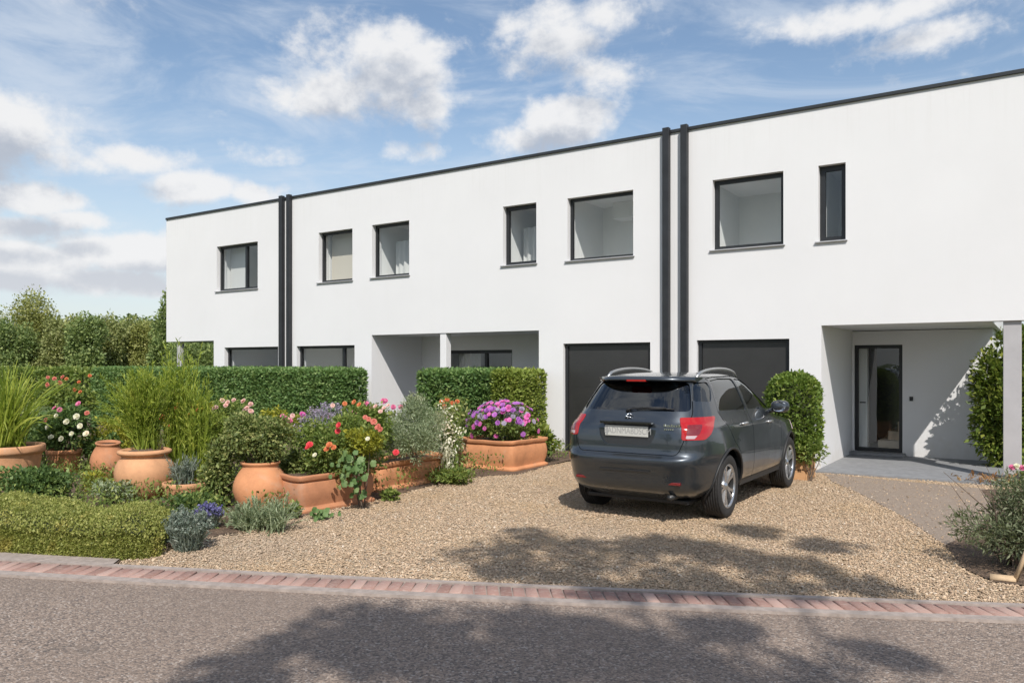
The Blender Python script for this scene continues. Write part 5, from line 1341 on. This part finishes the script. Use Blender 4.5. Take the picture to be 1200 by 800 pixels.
# front of the bed
bpx('mound_plant', 'dark green rounded mound in front of the far left pot', 'plant', 3, 94, 540, 592, 9.9, 5200, .048, M['dark'], seed=71, k=30, lr=(.22, .38))
x0_, y0_ = kedge(-4.3, .35)
def cushion():
    """low clipped cushion hedge along the kerb, following its line"""
    g = np.random.default_rng(72); n = 90000
    root = thing('cushion_hedge', 'low yellow green cushion hedge clipped along the kerb', 'hedge', (*cam2w(-4.3, 7.5), 0))
    xc = g.uniform(-7.6, -3.2, n); w = g.random(n); side = g.random(n)
    dep0 = np.array([kdep(Kc, q) for q in xc])+.20; wid = 1.0+.10*np.sin(xc*2.1)
    tt = np.where(side < .42, 0, w)                                     # front face or top
    zz = np.where(side < .42, g.random(n)**.8, 1.0)
    H = .36+.035*np.sin(xc*3.7+1)+.02*np.sin(xc*9+w*5); end = np.clip((-3.2-xc)/.28, 0, 1)**.5
    edge = np.minimum(tt, 1-tt)
    h = H*(.62+.38*np.clip(edge/.28, 0, 1)**.5)*(.35+.65*end)
    d_ = dep0+tt*wid+(np.where(side < .42, (zz**2)*.10, 0))+(1-end)*.25*(1-2*tt)
    z = np.where(side < .42, zz*h, h)+g.normal(0, .018, n)
    X, Y = xc*CA-d_*SA, xc*SA+d_*CA
    D = np.where((side < .42)[:, None], np.array([[SA*.9, -CA*.9, .5]]), np.array([[0, 0, 1.0]]))
    foliage('foliage', [leafgeo(np.stack([X, Y, np.maximum(z, .01)], 1), D, .021, .6, .8, g=g)], M['thyme'], root)
    k = MB(); xs_ = np.linspace(-7.6, -3.36, 30); P = []
    for q in xs_:
        a = kdep(Kc, q)+.30; P.append([(*cam2w(q, a), .0), (*cam2w(q, a+.06), .20), (*cam2w(q, a+.25), .27), (*cam2w(q, a+.65), .27), (*cam2w(q, a+.85), .0)])
    for i in range(29):
        for j in range(4): k.poly([P[i][j], P[i+1][j], P[i+1][j+1], P[i][j+1]])
    k.poly(P[-1]); k.poly(P[0][::-1]); k.build('twigs', M['twigs'], root)
cushion()
x, y = AT(220, 7.4); spikes('lavender', 'blue grey lavender clump at the right end of the cushion hedge', (x, y, 0), (.19, .19), 190, .40, M['lav'], M['lav'], 73, leafn=2600, leaf=.045)
x, y = AT(243, 8.35); spikes('lavender', 'small lavender with deep blue violet blooms beside the shallow bowl', (x, y, 0), (.14, .14), 150, .27, M['blue'], M['lav'], 74, leafn=700, leaf=.04, hs=.05)
x, y = AT(306, 8.25); g = np.random.default_rng(75)
root = thing('santolina', 'pale grey green spiky clump in front of the tall jar', 'plant', (x, y, 0))
foliage('leaves', feather((x-.1, y, 0), 70, .34, .75, 76, .6, None, .05, 30)+feather((x+.16, y+.05, 0), 70, .36, .75, 77, .6, None, .05, 30)+feather((x-.28, y-.02, 0), 40, .26, .75, 78, .6, None, .05, 30), M['silver'], root)
bpx('creeping_plant', 'low bluish green creeper at the foot of the round urn', 'plant', 104, 158, 560, 592, 9.9, 1500, .04, M['silver'], seed=79, k=14)
bpx('creeping_plant', 'low dark green creeper below the shallow bowl', 'plant', 186, 268, 580, 606, 9.3, 2400, .045, M['dark'], seed=80, k=18)
bpx('creeping_plant', 'low fresh green creeper between trailing bush and gravel', 'plant', 332, 352, 588, 606, 8.9, 500, .04, M['mid'], seed=81, k=6)
bpx('creeping_plant', 'low green creeper spilling onto the gravel below the plumes', 'plant', 502, 562, 546, 566, 11.5, 1300, .05, M['mid'], seed=82, k=14)
bpx('creeping_plant', 'small creeper at the near end of the second trough', 'plant', 446, 468, 572, 586, 10.1, 400, .045, M['mid'], seed=83, k=8)
bpx('creeping_plant', 'yellow green tuft beside the leaning jar', 'plant', 96, 142, 552, 576, 10.9, 1100, .045, M['gold'], seed=84, k=10)
# scattered ground cover that fills the bed
n = 60000; X = rng.uniform(-17, -7.2, n); Y = rng.uniform(3.0, 13.2, n)
bedpts = [kedge(x) for x in np.linspace(-3.2, -13, 20)]+[(-30, 10), (-30, 13.9), (-7.2, 13.9), (-7.05, 12.4)]+BED[-3::-1]
nz = np.sin(X*2.3+1)*np.sin(Y*1.9)+np.sin(X*5+Y*4)*.5
dd = -X*SA+Y*CA; kd = np.array([kdep(Kc, x) for x in X*CA+Y*SA])
ok = inside(bedpts, X, Y) & (nz > -.75) & (dd > kd+.6); X, Y, dd, kd = X[ok], Y[ok], dd[ok], kd[ok]; n = len(X)
Z = .02+rng.random(n)*.14*np.clip((dd-kd-.9)/1.2, .15, 1)*2.0
o = foliage('ground_cover', [leafgeo(np.stack([X, Y, Z], 1), np.tile([0, 0, 1.], (n, 1)), .042, .5, 1.0)], M['mid'], None); tag(o, 'low mixed green leaves covering the soil of the bed', 'ground cover', kind='stuff')

# ------------------------------------------------------------------ trees
def tree(name, label, base, h, crowns, n, leaf, mat, seed, tr=.16, group='trees behind the garden', k=26, lr=(.24, .42), fork=.35, aspect=.6, lstep=4, lrad=.5):
    g = np.random.default_rng(seed); root = thing(name, label, 'tree', base, group); parts = []; tops = []
    tot = sum(c[1][0]*c[1][2] for c in crowns)
    for c, r in crowns:
        P, D, C = crown_pts(c, r, max(200, int(n*r[0]*r[2]/tot)), k, g, lr, .2); parts.append(leafgeo(P, D, leaf, aspect, .8, .1, g=g)); tops += [C[i] for i in range(0, len(C), lstep)]
    m = MB(); B = Vector(base); cz = max(c[0][2] for c in crowns); mid = Vector((np.mean([c[0][0] for c in crowns]), np.mean([c[0][1] for c in crowns]), 0))
    f = Vector((B.x*.75+mid.x*.25, B.y*.75+mid.y*.25, base[2]+h*fork))
    m.tube([B-Vector((0, 0, .1)), B.lerp(f, .5)+Vector((.04, .03, 0)), f], [tr*1.25, tr*.95, tr*.8], 10, False)
    for t in tops:
        t = Vector(t); q = f.lerp(t, .5)+Vector((g.normal(0, .12), g.normal(0, .12), .15*h*.1)); m.tube([f-Vector((0, 0, .05)), q, t], [tr*lrad, tr*lrad*.55, tr*lrad*.15], 6, False)
    m.build('trunk', M['bark'], root); foliage('crown', parts, mat, root); return root
def far_tree(px, d, ytop, wpx, mat, seed, label, name='deciduous_tree', n=15000, leaf=.125, low=.25):
    x, y = AT(px, d); zt = ZAT(ytop, d); r = wpx/2/F*d; cz = (zt+low)/2
    tree(name, label, (x, y, -.03), zt, [((x, y, cz+.1*zt), (r, r*.9, (zt-low)/2*.9)), ((x+r*.25, y-r*.3, cz-.15*zt), (r*.85, r*.8, zt*.3))], n, leaf, M[mat], seed, tr=.14, k=30)
far = [(-38, 44, 356, 90, 'treeA', 'olive green tree cut by the left edge of the photo'), (38, 47, 343, 74, 'treeC', 'tallest yellowish tree of the distant belt'),
       (12, 40, 372, 72, 'treeB', 'dark low tree in front of the tallest yellowish one'), (66, 41, 376, 56, 'treeA', 'olive tree just right of the tallest yellowish one'),
       (84, 45, 368, 56, 'treeC', 'paler rounded tree left of the dark pair'), (103, 40, 373, 58, 'treeB', 'dark spreading tree in the middle of the belt'),
       (128, 43, 371, 50, 'treeA', 'grey green tree right of the dark spreading one'), (148, 46, 373, 48, 'treeA', 'soft olive tree towards the white house'),
       (168, 44, 376, 42, 'treeC', 'small yellow green tree near the white house')]
for i, (px, d_, yt_, w_, mt, lab) in enumerate(far): far_tree(px, d_, yt_, w_, mt, 100+i, lab)
far_tree(196, 36, 344, 44, 'treeB', 120, 'dark upright tree partly hidden by the corner of the house', n=13000, leaf=.12)
for i, (px, lab) in enumerate([(214, 'dark bush seen below the overhanging corner, left of the column'), (240, 'dark bush seen below the overhanging corner, right of the column')]):
    x, y = AT(px, 31); bush('evergreen_bush', lab, 'bush', (x, y, 0), (x, y, 1.35), (1.15, 1.0, 1.5), 9000, .11, M['treeB'], k=26, seed=130+i)
x, y = AT(290, 34); bush('evergreen_bush', 'dark bush hidden behind the leftmost house', 'bush', (x, y, 0), (x, y, 1.6), (1.6, 1.2, 1.8), 2500, .2, M['treeB'], k=26, seed=133)
for i, (px, w_) in enumerate([(108, 34), (182, 26)]):
    x, y = AT(px, 34); bush('heath_bush', ['russet tinged low bush in front of the dark trees', 'second russet bush close to the house corner'][i], 'bush', (x, y, 0), (x, y, .75), (w_/2/F*34, .7, .72), 1500, .12, M['russet'], k=14, seed=140+i)
x0_, y0_ = AT(20, 58); n = 70000
P = np.stack([rng.uniform(-75, -18, n), rng.uniform(18, 75, n), np.zeros(n)], 1); t = rng.random(n)
a, b_ = AT(-260, 56), AT(330, 62); P = np.stack([a[0]+(b_[0]-a[0])*t+rng.normal(0, 1, n), a[1]+(b_[1]-a[1])*t+rng.normal(0, 1, n), rng.random(n)**.7*(4.6+.6*np.sin(t*40)+.5*np.sin(t*93))], 1)
o = foliage('woodland', [leafgeo(P, unit(rng.normal(0, 1, (n, 3))+np.array([.3, -.6, .5])), .26, .65, .6)], M['treeB'], None); tag(o, 'far mass of woodland behind the separate trees', 'woodland', kind='stuff')
far_tree(1215, 24, 380, 150, 'treeB', 150, 'dark tree behind the laurel at the right edge', n=5000, leaf=.16)
# roadside trees behind the camera: their boughs throw the broken shade on road and gravel
def over(px, py, z):
    z = z*1.75
    x, y = G(px, py); return (x+.626*z, y-.765*z, z)
bo = []
for px, py, z, r in [(575, 650, 6.4, .42), (640, 632, 6.8, .36), (650, 668, 6.2, .38), (715, 655, 6.6, .48), (790, 672, 6.5, .46), (800, 636, 7.0, .30), (860, 655, 6.4, .44), (930, 665, 6.3, .36), (880, 622, 6.9, .28), (960, 640, 6.7, .26), (1005, 688, 6.2, .30), (700, 690, 6.0, .30), (905, 690, 6.2, .30), (680, 645, 6.5, .36), (750, 640, 6.7, .36), (840, 645, 6.5, .36), (760, 690, 6.1, .3), (830, 690, 6.1, .3), (600, 670, 6.3, .3)]:
    bo.append((over(px, py, z), (r*1.3, r*1.05, r*.8)))
for px, py, z, r in [(430, 722, 6.0, .30), (530, 735, 6.2, .42), (620, 728, 6.4, .36), (640, 765, 6.0, .48), (500, 752, 6.1, .40), (390, 745, 6.0, .3), (600, 795, 5.9, .4), (480, 790, 5.9, .4), (750, 770, 6.0, .42), (670, 738, 6.2, .36), (720, 745, 6.2, .36), (560, 780, 6.0, .40), (440, 772, 6.0, .36), (340, 775, 5.8, .34), (790, 770, 6.0, .36), (840, 738, 6.0, .22), (700, 790, 5.8, .4), (270, 800, 5.8, .34), (930, 790, 5.8, .36), (1040, 770, 6, .2)]:
    bo.append((over(px, py, z), (r*1.3, r*1.05, r*.7)))
tree('roadside_tree', 'large roadside tree behind the viewer shading the road', (6.6, -8.2, -.03), 12, bo+[((7.2, -7.6, 12.6), (2.4, 2.2, 1.8)), ((8.2, -9.4, 10.6), (2.2, 2.2, 1.6))], 6800, .13, M['treeA'], 160, tr=.24, group='roadside trees', k=14, fork=.5, lstep=20, lrad=.16)
for i, (x, y, lab) in enumerate([(-9, -13, 'roadside tree across the road opposite the planting bed'), (1.5, -15, 'roadside tree across the road opposite the car'), (11, -12, 'roadside tree across the road opposite the entrance door')]):
    tree('roadside_tree', lab, (x, y, -.03), 7.5, [((x, y, 4.6), (2.6, 2.5, 2.6)), ((x+.6, y-.5, 6.4), (1.8, 1.8, 1.5))], 5000, .26, M['treeB'], 170+i, tr=.2, group='roadside trees')
bpy.context.view_layer.update()
